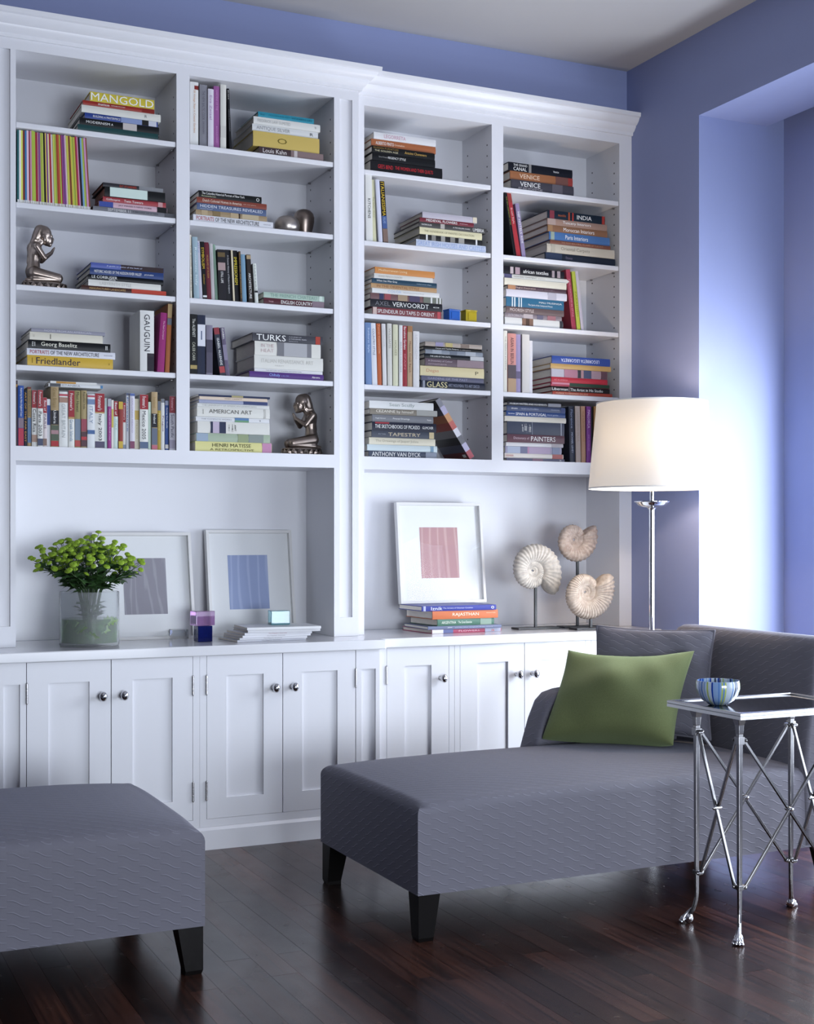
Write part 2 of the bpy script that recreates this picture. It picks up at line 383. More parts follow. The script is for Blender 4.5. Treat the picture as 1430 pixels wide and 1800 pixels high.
('L', 1.5721, 5.4356, 1.6538, 0.3251, 0.0343, 0.2893, 0, 'AEBFA6', [(0.004, 0.1571, '9FB2C6', 9), (0.5595, 0.6983, '9AA87E', 9), (0.707, 0.9083, '8F9A94', 9)], [], 'pale green-blue book lying eighth down in the stack, bottom shelf, second column', 'books lying on the bottom shelf of the second column'),
('L', 1.5683, 5.4354, 1.611, 0.3364, 0.0424, 0.295, 0, 'DAD58B', [(0.8722, 0.996, 'CF8FB6', 9)], [('HENRI MATISSE', 0.2173, 0.7233, '3E3C22', 0.36, 0.66, 0), ('A RETROSPECTIVE', 0.1878, 0.7621, '5E5A30', 0.2, 0.24, 0)], 'pale yellow pink-ended book lying at the bottom of the stack, bottom shelf, second column', 'books lying on the bottom shelf of the second column'),
('L', 2.3993, 5.475, 3.0348, 0.3084, 0.03, 0.2577, 0, 'DDDDE0', [], [('LEGORRETA', 0.1609, 0.5096, 'C795A8', 0.55, 0.5, 0)], 'white pink-lettered book lying on top of the stack, top shelf, third column', 'books lying on the top shelf of the third column'),
('L', 2.3892, 5.4806, 3.0025, 0.3211, 0.0319, 0.2735, 0, 'B4673A', [], [('ALBERTO PINTO', 0.066, 0.3448, 'ECECEA', 0.45, 0.5, 0), ('Orientalism', 0.356, 0.508, 'E8CDB8', 0.25, 0.5, 0)], 'burnt-orange book lying second down in the stack, top shelf, third column', 'books lying on the top shelf of the third column'),
('L', 2.3892, 5.4718, 2.9727, 0.3117, 0.0293, 0.295, 0, '17181A', [], [('RUSSIAN FURNITURE', 0.0243, 0.4162, '8A6F3A', 0.3, 0.72, 0), ('THE GOLDEN AGE', 0.0405, 0.4079, 'D0C9A8', 0.25, 0.3, 0), ('Antoine Cheneviere', 0.5152, 0.8652, 'C9A45A', 0.4, 0.5, 0)], 'black gold-lettered book lying third down in the stack, top shelf, third column', 'books lying on the top shelf of the third column'),
('L', 2.3917, 5.4728, 2.9385, 0.3118, 0.0338, 0.2542, 0, '14161A', [], [('REGENCY STYLE', 0.2439, 0.5235, 'ECECEA', 0.3, 0.5, 0), ('Steven Parissien', 0.0972, 0.2357, '9A9A9A', 0.2, 0.5, 0)], 'plain black book lying fourth down in the stack, top shelf, third column', 'books lying on the top shelf of the third column'),
('L', 2.3842, 5.4758, 2.888, 0.3573, 0.0501, 0.295, 0, '1B1B20', [], [("GEE'S BEND", 0.0989, 0.3054, 'C23038', 0.36, 0.5, 0), ('THE WOMEN AND THEIR QUILTS', 0.334, 0.8641, 'C23038', 0.36, 0.5, 0)], 'black red-lettered book lying at the bottom of the stack, top shelf, third column', 'books lying on the top shelf of the third column'),
('L', 2.6395, 5.4732, 2.7055, 0.2805, 0.0267, 0.2518, 0, 'C3BECB', [(0.9227, 0.996, 'D8CDB4', 9)], [], 'pale lilac book lying on top of the stack, second shelf, third column', 'books lying on the second shelf of the third column'),
('L', 2.6275, 5.475, 2.6865, 0.2762, 0.0187, 0.2157, 0, '7B2A38', [], [('MEDIEVAL FLOWERS', 0.1134, 0.6882, 'ECECEA', 0.6, 0.5, 0), ('Hobhouse', 0.7367, 0.8827, 'DDB8BE', 0.25, 0.5, 0)], 'maroon white-lettered book lying second down in the stack, second shelf, third column', 'books lying on the second shelf of the third column'),
('L', 2.6249, 5.4768, 2.6632, 0.3468, 0.0228, 0.295, 0, '4C4A4A', [(0.3102, 0.3713, 'B9B4AE', 9)], [('UMBRIA', 0.793, 0.9606, 'ECECEA', 0.7, 0.5, 0), ('A TRAVELLERS GUIDE', 0.494, 0.7494, 'ECECEA', 0.25, 0.5, 0), ('WATERCOLOR', 0.0301, 0.181, 'ECECEA', 0.3, 0.5, 0)], 'dark grey photo book lying third down in the stack, second shelf, third column', 'books lying on the second shelf of the third column'),
('L', 2.6275, 5.4783, 2.6306, 0.3213, 0.0322, 0.295, 0, 'DAD3AC', [], [('THE HANDBOOK OF PAINTED DECORATION', 0.0731, 0.8681, '8C876C', 0.3, 0.5, 0)], 'cream book lying fourth down in the stack, second shelf, third column', 'books lying on the second shelf of the third column'),
('L', 2.6301, 5.4774, 2.6039, 0.3198, 0.0263, 0.2824, 0, '2B2A2C', [(0.0898, 0.1177, 'D8D8D8', 9), (0.1801, 0.2459, '8E8C88', 9), (0.3284, 0.3947, 'A5A39E', 9), (0.4778, 0.5529, '8E8C88', 9), (0.6114, 0.7038, 'A5A39E', 9), (0.8895, 0.915, 'DDDDDD', 9)], [], 'black leaf-patterned book lying fifth down in the stack, second shelf, third column', 'books lying on the second shelf of the third column'),
('L', 2.6067, 5.4706, 2.572, 0.358, 0.0315, 0.295, 0, 'C3CDE2', [], [('GREAT IRISH HOUSES AND CASTLES', 0.0145, 0.9817, '8FA3CE', 0.6, 0.5, 0)], 'pale blue book lying at the bottom of the stack, second shelf, third column', 'books lying on the second shelf of the third column'),
('L', 2.4069, 5.4794, 2.4343, 0.2977, 0.0286, 0.2857, 0, 'D98F44', [], [('Mediterranean Living', 0.0595, 0.5321, 'F0D8B0', 0.45, 0.5, 0)], 'orange book lying on top of the stack, third shelf, third column', 'books lying on the third shelf of the third column'),
('L', 2.4028, 5.4796, 2.4111, 0.2928, 0.0228, 0.2796, 0, 'DCDAD4', [], [('GRAND FRENCH COUNTRY', 0.0656, 0.4755, 'A5A49E', 0.4, 0.5, 0)], 'off-white book lying second down in the stack, third shelf, third column', 'books lying on the third shelf of the third column'),
('L', 2.3902, 5.4748, 2.3891, 0.3228, 0.0216, 0.2771, 0, '2A4A60', [], [('When Sea Was Gray', 0.0673, 0.3828, 'ECECEA', 0.5, 0.5, 0), ('mediterranean villages', 0.682, 0.9136, 'B9C8D2', 0.25, 0.5, 0)], 'dark petrol-blue book lying third down in the stack, third shelf, third column', 'books lying on the third shelf of the third column'),
('L', 2.3867, 5.4776, 2.3662, 0.3273, 0.0225, 0.2621, 0, 'C79F70', [], [('IN THE ORIENTAL STYLE', 0.0848, 0.7278, '8C5A38', 0.5, 0.5, 0)], 'tan patterned book lying fourth down in the stack, third shelf, third column', 'books lying on the third shelf of the third column'),
('L', 2.3892, 5.4708, 2.3443, 0.3343, 0.0214, 0.2649, 0, 'DEDEDC', [], [('COLOR', 0.2273, 0.4264, 'A9BBD6', 0.55, 0.5, 0), ('Natural Palettes for Painted Rooms', 0.4571, 0.7674, 'A5A5A8', 0.2, 0.5, 0)], 'white blue-lettered book lying fifth down in the stack, third shelf, third column', 'books lying on the third shelf of the third column'),
('L', 2.3817, 5.4719, 2.3166, 0.3562, 0.0273, 0.2927, 0, '7C5A5C', [(0.1205, 0.1775, '3B3F66', 9), (0.1917, 0.2776, 'A6525A', 9), (0.3782, 0.5082, 'B19A7C', 9), (0.5373, 0.683, '59506E', 9), (0.7343, 0.996, '7A8074', 9), (0.8372, 0.8593, 'E0E0E0', 9), (0.9184, 0.9362, 'E0E0E0', 9), (0.9629, 0.9807, 'E0E0E0', 9)], [], 'carpet-patterned book lying sixth down in the stack, third shelf, third column', 'books lying on the third shelf of the third column'),
('L', 2.3817, 5.4706, 2.2818, 0.3572, 0.0344, 0.295, 0, '2B2B32', [], [('AXEL', 0.0607, 0.2653, '77777E', 0.55, 0.5, 0), ('VERVOORDT', 0.2982, 0.8054, 'ECECEA', 0.6, 0.5, 0), ('o', 0.8641, 0.9571, 'ECECEA', 0.15, 0.5, 0)], 'black grey-and-white lettered book lying seventh down in the stack, third shelf, third column', 'books lying on the third shelf of the third column'),
('L', 2.3917, 5.4718, 2.248, 0.3434, 0.0334, 0.2679, 0, '8A4148', [(0.004, 0.0588, 'D8C0B8', 9), (0.9385, 0.9846, 'C8525A', 9)], [('SPLENDEUR DU TAPIS D ORIENT', 0.0691, 0.8924, 'ECECEA', 0.5, 0.5, 0)], 'red carpet-patterned book lying at the bottom of the stack, third shelf, third column', 'books lying on the third shelf of the third column'),
('L', 2.6536, 5.4744, 2.1233, 0.2936, 0.0195, 0.2349, 0, 'B3A69C', [(0.1788, 0.3138, 'A39CC0', 9), (0.3499, 0.4768, 'C9B878', 9), (0.6225, 0.7692, '8A7A70', 9)], [], 'beige multi-blocked book lying on top of the stack, fourth shelf, third column', 'books lying on the fourth shelf of the third column'),
('L', 2.651, 5.4805, 2.108, 0.2978, 0.015, 0.2338, 0, '1A1A1C', [], [('Carpet and Textile Patterns', 0.1939, 0.5954, 'ECECEA', 0.5, 0.5, 0), ('a reference', 0.6134, 0.8032, 'C8C8C8', 0.25, 0.5, 0)], 'black book lying second down in the stack, fourth shelf, third column', 'books lying on the fourth shelf of the third column'),
('L', 2.6536, 5.4718, 2.088, 0.2963, 0.0195, 0.2675, 0, '8C95A2', [(0.115, 0.2752, 'A7AFBA', 9), (0.4184, 0.5445, '737C8A', 9), (0.6893, 0.8716, 'B3BAC4', 9)], [], 'silver patterned book lying third down in the stack, fourth shelf, third column', 'books lying on the fourth shelf of the third column'),
('L', 2.651, 5.4742, 2.0679, 0.3055, 0.0198, 0.2537, 0, '1D2128', [(0.7655, 0.996, 'C5C8CC', 9)], [('THE LURE OF THE CASTEL', 0.0892, 0.4354, 'ECECEA', 0.35, 0.5, 0)], 'thin black book lying fourth down in the stack, fourth shelf, third column', 'books lying on the fourth shelf of the third column'),
('L', 2.6521, 5.4715, 2.0338, 0.3022, 0.0336, 0.2578, 0, '6C5A64', [(0.539, 0.996, '9A868E', 9)], [('A Dictionary of Colour', 0.0485, 0.4595, 'C8BCC4', 0.3, 0.65, 0), ('ornament', 0.0485, 0.3627, 'B0A0A8', 0.2, 0.25, 0)], 'mauve patterned book lying fifth down in the stack, fourth shelf, third column', 'books lying on the fourth shelf of the third column'),
('L', 2.6328, 5.4819, 1.9883, 0.3292, 0.0451, 0.295, 0, 'DCCFA0', [], [('Degas', 0.0905, 0.2822, 'C2866A', 0.4, 0.5, 0), ('P', 0.8562, 0.9057, '55503C', 0.35, 0.5, 0)], 'thick pale yellow book lying sixth down in the stack, fourth shelf, third column', 'books lying on the fourth shelf of the third column'),
('L', 2.6343, 5.4758, 1.9655, 0.3222, 0.0224, 0.2813, 0, '65667E', [], [('GARDENS OF THE PAST', 0.1006, 0.7358, '9EA0B8', 0.4, 0.5, 0)], 'grey-purple book lying seventh down in the stack, fourth shelf, third column', 'books lying on the fourth shelf of the third column'),
('L', 2.6291, 5.4712, 1.932, 0.3307, 0.0331, 0.2636, 0, '23283A', [(0.0316, 0.0663, '9A9FB0', 9)], [('GLASS', 0.0948, 0.409, 'D8CFA0', 0.78, 0.5, 0), ('ART NOUVEAU TO ART DECO', 0.4251, 0.9127, '8E93A8', 0.4, 0.5, 0)], 'navy gold-lettered book lying at the bottom of the stack, fourth shelf, third column', 'books lying on the fourth shelf of the third column'),
('L', 2.3766, 5.4732, 1.8283, 0.319, 0.0341, 0.2707, 0, 'DCDDDC', [], [('Sean Scully', 0.3065, 0.6969, '8E9A96', 0.55, 0.5, 0)], 'white grey-lettered book lying on top of the stack, bottom shelf, third column', 'books lying on the bottom shelf of the third column'),
('L', 2.3792, 5.4719, 1.8022, 0.3349, 0.0258, 0.295, 0, '8B8376', [(0.6873, 0.996, 'A9A9A4', 9)], [('CEZANNE by himself', 0.0873, 0.6408, 'E4E0D4', 0.6, 0.5, 0)], 'mottled brown photo book lying second down in the stack, bottom shelf, third column', 'books lying on the bottom shelf of the third column'),
('L', 2.3943, 5.4814, 1.7687, 0.304, 0.033, 0.2385, 0, '85878E', [], [('Hugh Honour', 0.0498, 0.2167, 'ECECEA', 0.2, 0.5, 0), ('Piranesi Drawings', 0.3342, 0.6051, 'ECECEA', 0.28, 0.5, 0), ('Phaidon', 0.8963, 0.9654, 'ECECEA', 0.2, 0.5, 0)], 'grey bordered book lying third down in the stack, bottom shelf, third column', 'books lying on the bottom shelf of the third column'),
('L', 2.3907, 5.4718, 1.7293, 0.318, 0.039, 0.2817, 0, '272A3C', [(0.0428, 0.2583, 'A82C3A', 1)], [('THE SKETCHBOOKS OF PICASSO', 0.0397, 0.7364, 'ECECEA', 0.42, 0.5, 0), ('GLIMCHER', 0.7774, 0.9503, 'ECECEA', 0.3, 0.5, 0)], 'navy white-lettered book lying fourth down in the stack, bottom shelf, third column', 'books lying on the bottom shelf of the third column'),
('L', 2.3867, 5.4703, 1.6991, 0.3131, 0.0299, 0.2782, 0, '4C5260', [(0.9111, 0.9866, 'D0BE92', 9)], [('TAPESTRY', 0.2589, 0.7691, 'C9BCA0', 0.52, 0.5, 0), ('Art Today', 0.1016, 0.2183, 'B0B4BE', 0.2, 0.5, 0)], 'slate book lying fifth down in the stack, bottom shelf, third column', 'books lying on the bottom shelf of the third column'),
('L', 2.3792, 5.4817, 1.6674, 0.3296, 0.0313, 0.2919, 0, 'DDD6C0', [], [('The Drawings of Jasper Johns', 0.0949, 0.7377, 'A8A290', 0.45, 0.5, 0)], 'cream book lying sixth down in the stack, bottom shelf, third column', 'books lying on the bottom shelf of the third column'),
('L', 2.3691, 5.4784, 1.6389, 0.3476, 0.0281, 0.295, 0, 'CAD8DC', [(0.9016, 0.9469, '7FA0B8', 9)], [], 'pale ice-blue book lying seventh down in the stack, bottom shelf, third column', 'books lying on the bottom shelf of the third column'),
('L', 2.3741, 5.4744, 1.611, 0.3389, 0.0275, 0.282, 0, '4A5266', [(0.8326, 0.996, '8D95A6', 9)], [('ANTHONY VAN DYCK', 0.0446, 0.7555, 'ECECEA', 0.7, 0.5, 0)], 'dark blue-grey book lying at the bottom of the stack, bottom shelf, third column', 'books lying on the bottom shelf of the third column'),
('L', 3.0902, 5.4793, 2.9742, 0.3514, 0.0399, 0.2858, 0, '171A24', [(0.3105, 0.3506, '8E8C8A', 9)], [('THE GRAND', 0.0744, 0.2864, 'ECECEA', 0.26, 0.72, 0), ('CANAL', 0.0744, 0.2784, 'ECECEA', 0.4, 0.28, 0), ('Venice', 0.6908, 0.7808, 'ECECEA', 0.25, 0.5, 0)], 'black white-lettered book lying on top of the stack, top shelf, fourth column', 'books lying on the top shelf of the fourth column'),
('L', 3.0986, 5.4793, 2.9333, 0.3442, 0.0405, 0.295, 0, 'A5683F', [(0.7227, 0.924, '7A5048', 9), (0.924, 0.996, 'A33A34', 9)], [('VENICE', 0.1459, 0.4653, 'E0CDB8', 0.5, 0.5, 0)], 'orange-brown book lying second down in the stack, top shelf, fourth column', 'books lying on the top shelf of the fourth column'),
('L', 3.1013, 5.4727, 2.888, 0.3432, 0.0449, 0.2903, 0, '484650', [(0.6499, 0.8175, '65606A', 9)], [('VENICE', 0.1382, 0.4586, 'ECECEA', 0.5, 0.6, 0), ('ART AND ARCHITECTURE', 0.1056, 0.4918, 'B9B4B8', 0.22, 0.15, 0)], 'dark photo book lying at the bottom of the stack, top shelf, fourth column', 'books lying on the top shelf of the fourth column'),
('L', 3.3043, 5.4818, 2.7715, 0.3241, 0.0393, 0.295, 0, '1C2A38', [(0.0353, 0.1149, '8E3A48', 9), (0.3554, 0.3823, 'B4502C', 9), (0.4236, 0.4452, 'C0382C', 9), (0.9448, 0.9908, 'B8382E', 9)], [('textile', 0.177, 0.3107, 'B4603C', 0.3, 0.5, 0), ('INDIA', 0.5046, 0.7619, 'ECECEA', 0.5, 0.5, 0)], 'navy red-banded book lying on top of the stack, second shelf, fourth column', 'books lying on the second shelf of the fourth column'),
('L', 3.3015, 5.4797, 2.7407, 0.3377, 0.0305, 0.295, 0, 'A98878', [(0.004, 0.1358, 'B79F96', 9)], [('Tuscany Interiors', 0.2553, 0.7222, 'ECECEA', 0.55, 0.5, 0)], 'dusty-tan book lying second down in the stack, second shelf, fourth column', 'books lying on the second shelf of the fourth column'),
('L', 3.3026, 5.4789, 2.7084, 0.3377, 0.0318, 0.295, 0, '94684A', [(0.004, 0.0814, 'A98058', 9)], [('Moroccan Interiors', 0.2604, 0.7747, 'ECECEA', 0.55, 0.5, 0)], 'brown book lying third down in the stack, second shelf, fourth column', 'books lying on the second shelf of the fourth column'),
('L', 3.3101, 5.4762, 2.6677, 0.3423, 0.0403, 0.2825, 0, '4A78B4', [(0.0251, 0.0837, '9FB0A0', 9)], [('Paris Interiors', 0.2606, 0.6324, 'ECECEA', 0.5, 0.5, 0)], 'sky-blue book lying fourth down in the stack, second shelf, fourth column', 'books lying on the second shelf of the fourth column'),
('L', 3.3118, 5.4703, 2.6495, 0.3406, 0.0178, 0.2898, 0, '83503F', [], [('THE MOST BEAUTIFUL VILLAGES OF TUSCANY', 0.1805, 0.8773, 'B58A72', 0.4, 0.5, 0)], 'thin brick-brown book lying fifth down in the stack, second shelf, fourth column', 'books lying on the second shelf of the fourth column'),
('L', 3.2958, 5.4734, 2.608, 0.3823, 0.0411, 0.295, 0, 'CFC6B4', [(0.0598, 0.1198, 'BDB5A4', 9)], [('Oriental Carpets', 0.2026, 0.6251, '7E776A', 0.5, 0.5, 0)], 'cream grey-lettered book lying sixth down in the stack, second shelf, fourth column', 'books lying on the second shelf of the fourth column'),
('L', 3.2883, 5.4783, 2.572, 0.397, 0.0356, 0.295, 0, '242C3C', [(0.0115, 0.2357, '34405A', 9)], [('Ottoman', 0.2867, 0.3817, '7C7488', 0.35, 0.5, 0)], 'dark navy book lying at the bottom of the stack, second shelf, fourth column', 'books lying on the second shelf of the fourth column'),
('L', 3.0625, 5.4754, 2.4885, 0.3309, 0.0333, 0.295, 0, '1D1B22', [(0.1039, 0.156, 'C8B8BC', 9), (0.1847, 0.2607, 'B49AA4', 9), (0.7912, 0.8346, 'A99AA0', 9), (0.878, 0.9302, 'A99AA0', 9)], [('african textiles', 0.3149, 0.7307, 'ECECEA', 0.5, 0.5, 0)], 'black patterned book lying on top of the stack, third shelf, fourth column', 'books lying on the third shelf of the fourth column'),
('L', 3.0653, 5.4819, 2.4683, 0.3601, 0.0198, 0.295, 0, 'DAD9D2', [(0.0077, 0.1234, '5A587C', 9)], [('WEAVERS GARMENT', 0.1419, 0.4979, '6E6A66', 0.3, 0.5, 0), ('thames', 0.5137, 0.6243, 'A8A5A0', 0.25, 0.5, 0)], 'white picture-cornered book lying second down in the stack, third shelf, fourth column', 'books lying on the third shelf of the fourth column'),
('L', 3.0669, 5.4744, 2.4356, 0.3381, 0.0323, 0.295, 0, 'DDD7C4', [], [], 'ivory book lying third down in the stack, third shelf, fourth column', 'books lying on the third shelf of the fourth column'),
('L', 3.0819, 5.4727, 2.4156, 0.3202, 0.0196, 0.2639, 0, '58424C', [(0.004, 0.1303, 'C08A62', 9)], [('Mughal Decoration', 0.1303, 0.4725, 'E0C8BC', 0.4, 0.5, 0), ('and design', 0.4991, 0.793, '8E7C86', 0.25, 0.5, 0)], 'orange and plum book lying fourth down in the stack, third shelf, fourth column', 'books lying on the third shelf of the fourth column'),
('L', 3.0747, 5.4725, 2.3816, 0.3315, 0.0337, 0.2716, 0, 'D2CFDA', [(0.6841, 0.8224, 'C0BCCB', 9)], [], 'lilac-white book lying fifth down in the stack, third shelf, fourth column', 'books lying on the third shelf of the fourth column'),
('L', 3.0791, 5.4808, 2.3353, 0.3155, 0.0459, 0.2855, 0, '2F6E92', [(0.0933, 0.111, 'DCE4E8', 9), (0.1322, 0.1534, 'DCE4E8', 9), (0.2066, 0.2243, 'DCE4E8', 9), (0.2474, 0.2652, 'DCE4E8', 9)], [('The Spirit of the Compound House', 0.3721, 0.7955, 'ECECEA', 0.22, 0.3, 0), ('MALI MUSINGA', 0.5603, 0.9597, 'ECECEA', 0.18, 0.65, 0)], 'teal-blue book lying sixth down in the stack, third shelf, fourth column', 'books lying on the third shelf of the fourth column'),
('L', 3.0764, 5.4758, 2.3064, 0.3154, 0.0285, 0.295, 0, '6E5C5C', [], [('MOORISH STYLE', 0.0616, 0.4705, 'D8CCC8', 0.5, 0.5, 0)], 'brown book lying seventh down in the stack, third shelf, fourth column', 'books lying on the third shelf of the fourth column'),
('L', 3.0719, 5.4796, 2.2845, 0.31, 0.0215, 0.2823, 0, '8C8088', [(0.3203, 0.4839, 'C0B4B8', 9), (0.5569, 0.6669, '6E6A80', 9), (0.7406, 0.8885, 'A9727A', 9)], [('SOUTH CHINA STYLE', 0.0501, 0.3203, 'D0C8CC', 0.5, 0.5, 0)], 'multicolour photo book lying eighth down in the stack, third shelf, fourth column', 'books lying on the third shelf of the fourth column'),
('L', 3.0708, 5.4779, 2.248, 0.3169, 0.0361, 0.2525, 0, 'D8D8D6', [(0.2902, 0.4804, '8A6A58', 9), (0.3523, 0.4145, '5A4438', 9), (0.9417, 0.996, '3A3A42', 9)], [], 'white brown-pictured book lying at the bottom of the stack, third shelf, fourth column', 'books lying on the third shelf of the fourth column'),
('L', 3.3272, 5.4794, 2.0812, 0.3293, 0.0371, 0.295, 0, '3450A0', [], [('LEGORRETA LEGORRETA', 0.152, 0.8062, 'E0E4F0', 0.42, 0.5, 180)], 'royal-blue book lying on top of the stack, fourth shelf, fourth column', 'books lying on the fourth shelf of the fourth column'),
('L', 3.3175, 5.4757, 2.0568, 0.342, 0.0239, 0.295, 0, 'CDA45C', [], [], 'ochre book lying second down in the stack, fourth shelf, fourth column', 'books lying on the fourth shelf of the fourth column'),
('L', 3.3226, 5.4795, 2.0175, 0.3177, 0.0389, 0.2592, 0, 'A98E9A', [(0.0054, 0.2229, 'C0BCC8', 9), (0.232, 0.4607, 'B97F92', 9), (0.4699, 0.5252, '3A3A42', 9), (0.5252, 0.5713, 'B48A8E', 9), (0.5713, 0.7103, '4A5270', 9), (0.8874, 0.996, '6A4A54', 9)], [], 'grey-pink photo book lying third down in the stack, fourth shelf, fourth column', 'books lying on the fourth shelf of the fourth column'),
('L', 3.3244, 5.4796, 1.9916, 0.3172, 0.0255, 0.2685, 0, 'C4283C', [], [('ART IN AMERICA', 0.0452, 0.2817, 'E0909A', 0.3, 0.5, 0)], 'red book lying fourth down in the stack, fourth shelf, fourth column', 'books lying on the fourth shelf of the fourth column'),
('L', 3.3186, 5.4748, 1.9733, 0.3319, 0.0179, 0.295, 0, 'B02A48', [(0.0173, 0.3127, 'D88CA0', 0), (0.3127, 0.996, '2F4A38', 9)], [], 'crimson and green book lying fifth down in the stack, fourth shelf, fourth column', 'books lying on the fourth shelf of the fourth column'),
('L', 3.3272, 5.4814, 1.9486, 0.3281, 0.0243, 0.2822, 0, '2A2526', [(0.2813, 0.3167, '6A5A58', 9)], [('Liberman', 0.0035, 0.2725, 'ECECEA', 0.5, 0.5, 0), ('The Artist in His Studio', 0.3167, 0.8781, 'ECECEA', 0.55, 0.5, 0)], 'black white-lettered book lying sixth down in the stack, fourth shelf, fourth column', 'books lying on the fourth shelf of the fourth column'),
('L', 3.3261, 5.472, 1.932, 0.3382, 0.0162, 0.295, 0, 'B0432F', [], [('HOMAGE TO FERNANDO GALLEGO', 0.0543, 0.5873, 'E0B8A0', 0.45, 0.5, 0)], 'brick-red book lying at the bottom of the stack, fourth shelf, fourth column', 'books lying on the fourth shelf of the fourth column'),
('L', 3.0819, 5.4718, 1.8708, 0.2913, 0.0175, 0.2346, 0, '30323E', [(0.7537, 0.996, '8A8C98', 9)], [('MUSEUM MASTERS AND MOVEMENTS', 0.0381, 0.7243, 'ECECEA', 0.4, 0.5, 0)], 'thin black book lying on top of the stack, bottom shelf, fourth column', 'books lying on the bottom shelf of the fourth column'),
('L', 3.0819, 5.4797, 1.845, 0.3202, 0.0254, 0.295, 0, '4A5678', [(0.9188, 0.996, '38497E', 9)], [('THE ARTS IN LATIN AMERICA', 0.2351, 0.5345, 'A9B2CC', 0.25, 0.5, 0), ('PHILADELPHIA', 0.7482, 0.8918, 'A9B2CC', 0.2, 0.5, 0), ('SPAIN', 0.0694, 0.1739, 'ECECEA', 0.25, 0.5, 0)], 'slate-blue book lying second down in the stack, bottom shelf, fourth column', 'books lying on the bottom shelf of the fourth column'),
('L', 3.0791, 5.4799, 1.8214, 0.323, 0.0232, 0.2614, 0, '34508C', [], [('SPAIN & PORTUGAL', 0.155, 0.6707, 'ECECEA', 0.55, 0.5, 0), ('Eyewitness', 0.0344, 0.1378, 'ECECEA', 0.35, 0.5, 0), ('travel guides', 0.6884, 0.8748, 'C0CCE4', 0.3, 0.5, 0)], 'white-lettered blue book lying third down in the stack, bottom shelf, fourth column', 'books lying on the bottom shelf of the fourth column'),
('L', 3.0697, 5.4779, 1.7966, 0.3353, 0.0243, 0.295, 0, 'D9D2C2', [], [], 'cream book lying fourth down in the stack, bottom shelf, fourth column', 'books lying on the bottom shelf of the fourth column'),
('L', 3.0819, 5.4766, 1.7359, 0.3127, 0.0603, 0.2658, 0, '454C60', [(0.426, 0.4369, '8E94A6', 9), (0.9316, 0.9501, 'A9AEBC', 9)], [('The', 0.2497, 0.2766, 'ECECEA', 0.55, 0.5, 0), ('National Gallery', 0.2945, 0.3395, 'ECECEA', 0.75, 0.5, 0), ('of Art', 0.3719, 0.408, 'ECECEA', 0.6, 0.5, 0)], 'thick dark slate book lying fifth down in the stack, bottom shelf, fourth column', 'books lying on the bottom shelf of the fourth column'),
('L', 3.0791, 5.4702, 1.698, 0.3126, 0.0375, 0.252, 0, '6A4652', [], [('Dictionary of', 0.1067, 0.3755, 'C8B4BC', 0.4, 0.5, 0), ('PAINTERS', 0.4062, 0.8359, 'ECECEA', 0.6, 0.5, 0)], 'maroon white-lettered book lying sixth down in the stack, bottom shelf, fourth column', 'books lying on the bottom shelf of the fourth column'),
('L', 3.0764, 5.4778, 1.6801, 0.3125, 0.0176, 0.295, 0, 'DAD8DA', [(0.7937, 0.996, 'BDB4BA', 9)], [], 'thin white book lying seventh down in the stack, bottom shelf, fourth column', 'books lying on the bottom shelf of the fourth column'),
('L', 3.0752, 5.4812, 1.647, 0.3066, 0.0327, 0.2715, 0, 'A9A4BE', [(0.0307, 0.258, 'B7C0D6', 9), (0.258, 0.3863, '7C7E9C', 9), (0.3863, 0.4138, 'C890B4', 9), (0.4138, 0.7937, 'BDA8C4', 9), (0.8311, 0.9624, '8E97B4', 9)], [], 'pale violet photo book lying eighth down in the stack, bottom shelf, fourth column', 'books lying on the bottom shelf of the fourth column'),
('L', 3.0708, 5.4805, 1.6244, 0.3209, 0.0222, 0.2781, 0, 'DCD4CC', [(0.808, 0.9874, 'B4605C', 9)], [('VERMEER', 0.0086, 0.1472, 'B4706A', 0.4, 0.5, 0)], 'cream red-marked book lying ninth down in the stack, bottom shelf, fourth column', 'books lying on the bottom shelf of the fourth column'),
('L', 3.0764, 5.4725, 1.611, 0.3171, 0.013, 0.295, 0, '6A6A84', [(0.4412, 0.62, '8E6A80', 9)], [('X', 0.9053, 0.9453, 'ECECEA', 0.6, 0.5, 0)], 'grey-purple book lying at the bottom of the stack, bottom shelf, fourth column', 'books lying on the bottom shelf of the fourth column'),
('S', 1.3338, 5.4285, 1.932, 0.2509, 0.0579, 0.1851, 0.0, 'DFDFDC', [(0.753, 0.9897, '2C2733', 0), (0.6992, 0.753, '3A343C', 0)], [('GAUGUIN', 0.0645, 0.667, '3A3A42', 0.4, 0.5, 0)], 'thick white pictured book standing first along the upright row, fourth shelf, first column', 'books standing on the fourth shelf of the first column'),
('S', 1.406, 5.432, 1.932, 0.2468, 0.0286, 0.1813, 0.0625, 'A32478', [], [('The Red Courtyard', 0.1366, 0.4451, 'E0B8CC', 0.3, 0.5, 0)], 'magenta book standing second along the upright row, fourth shelf, first column', 'books standing on the fourth shelf of the first column'),
('S', 1.4379, 5.43, 1.932, 0.2855, 0.0188, 0.2108, 0.0446, 'B4662E', [(0.003, 0.2002, 'B79A68', 9), (0.2098, 0.3051, '6E727E', 9)], [], 'orange-brown book standing third along the upright row, fourth shelf, first column', 'books standing on the fourth shelf of the first column'),
('S', 0.8405, 5.4359, 1.611, 0.2599, 0.007, 0.1871, 0.0, '4A3B44', [(0.0598, 0.0997, 'B98A3A', 9)], [], 'dark multicoloured book standing first along the upright row, bottom shelf, first column', 'books standing on the bottom shelf of the first column'),
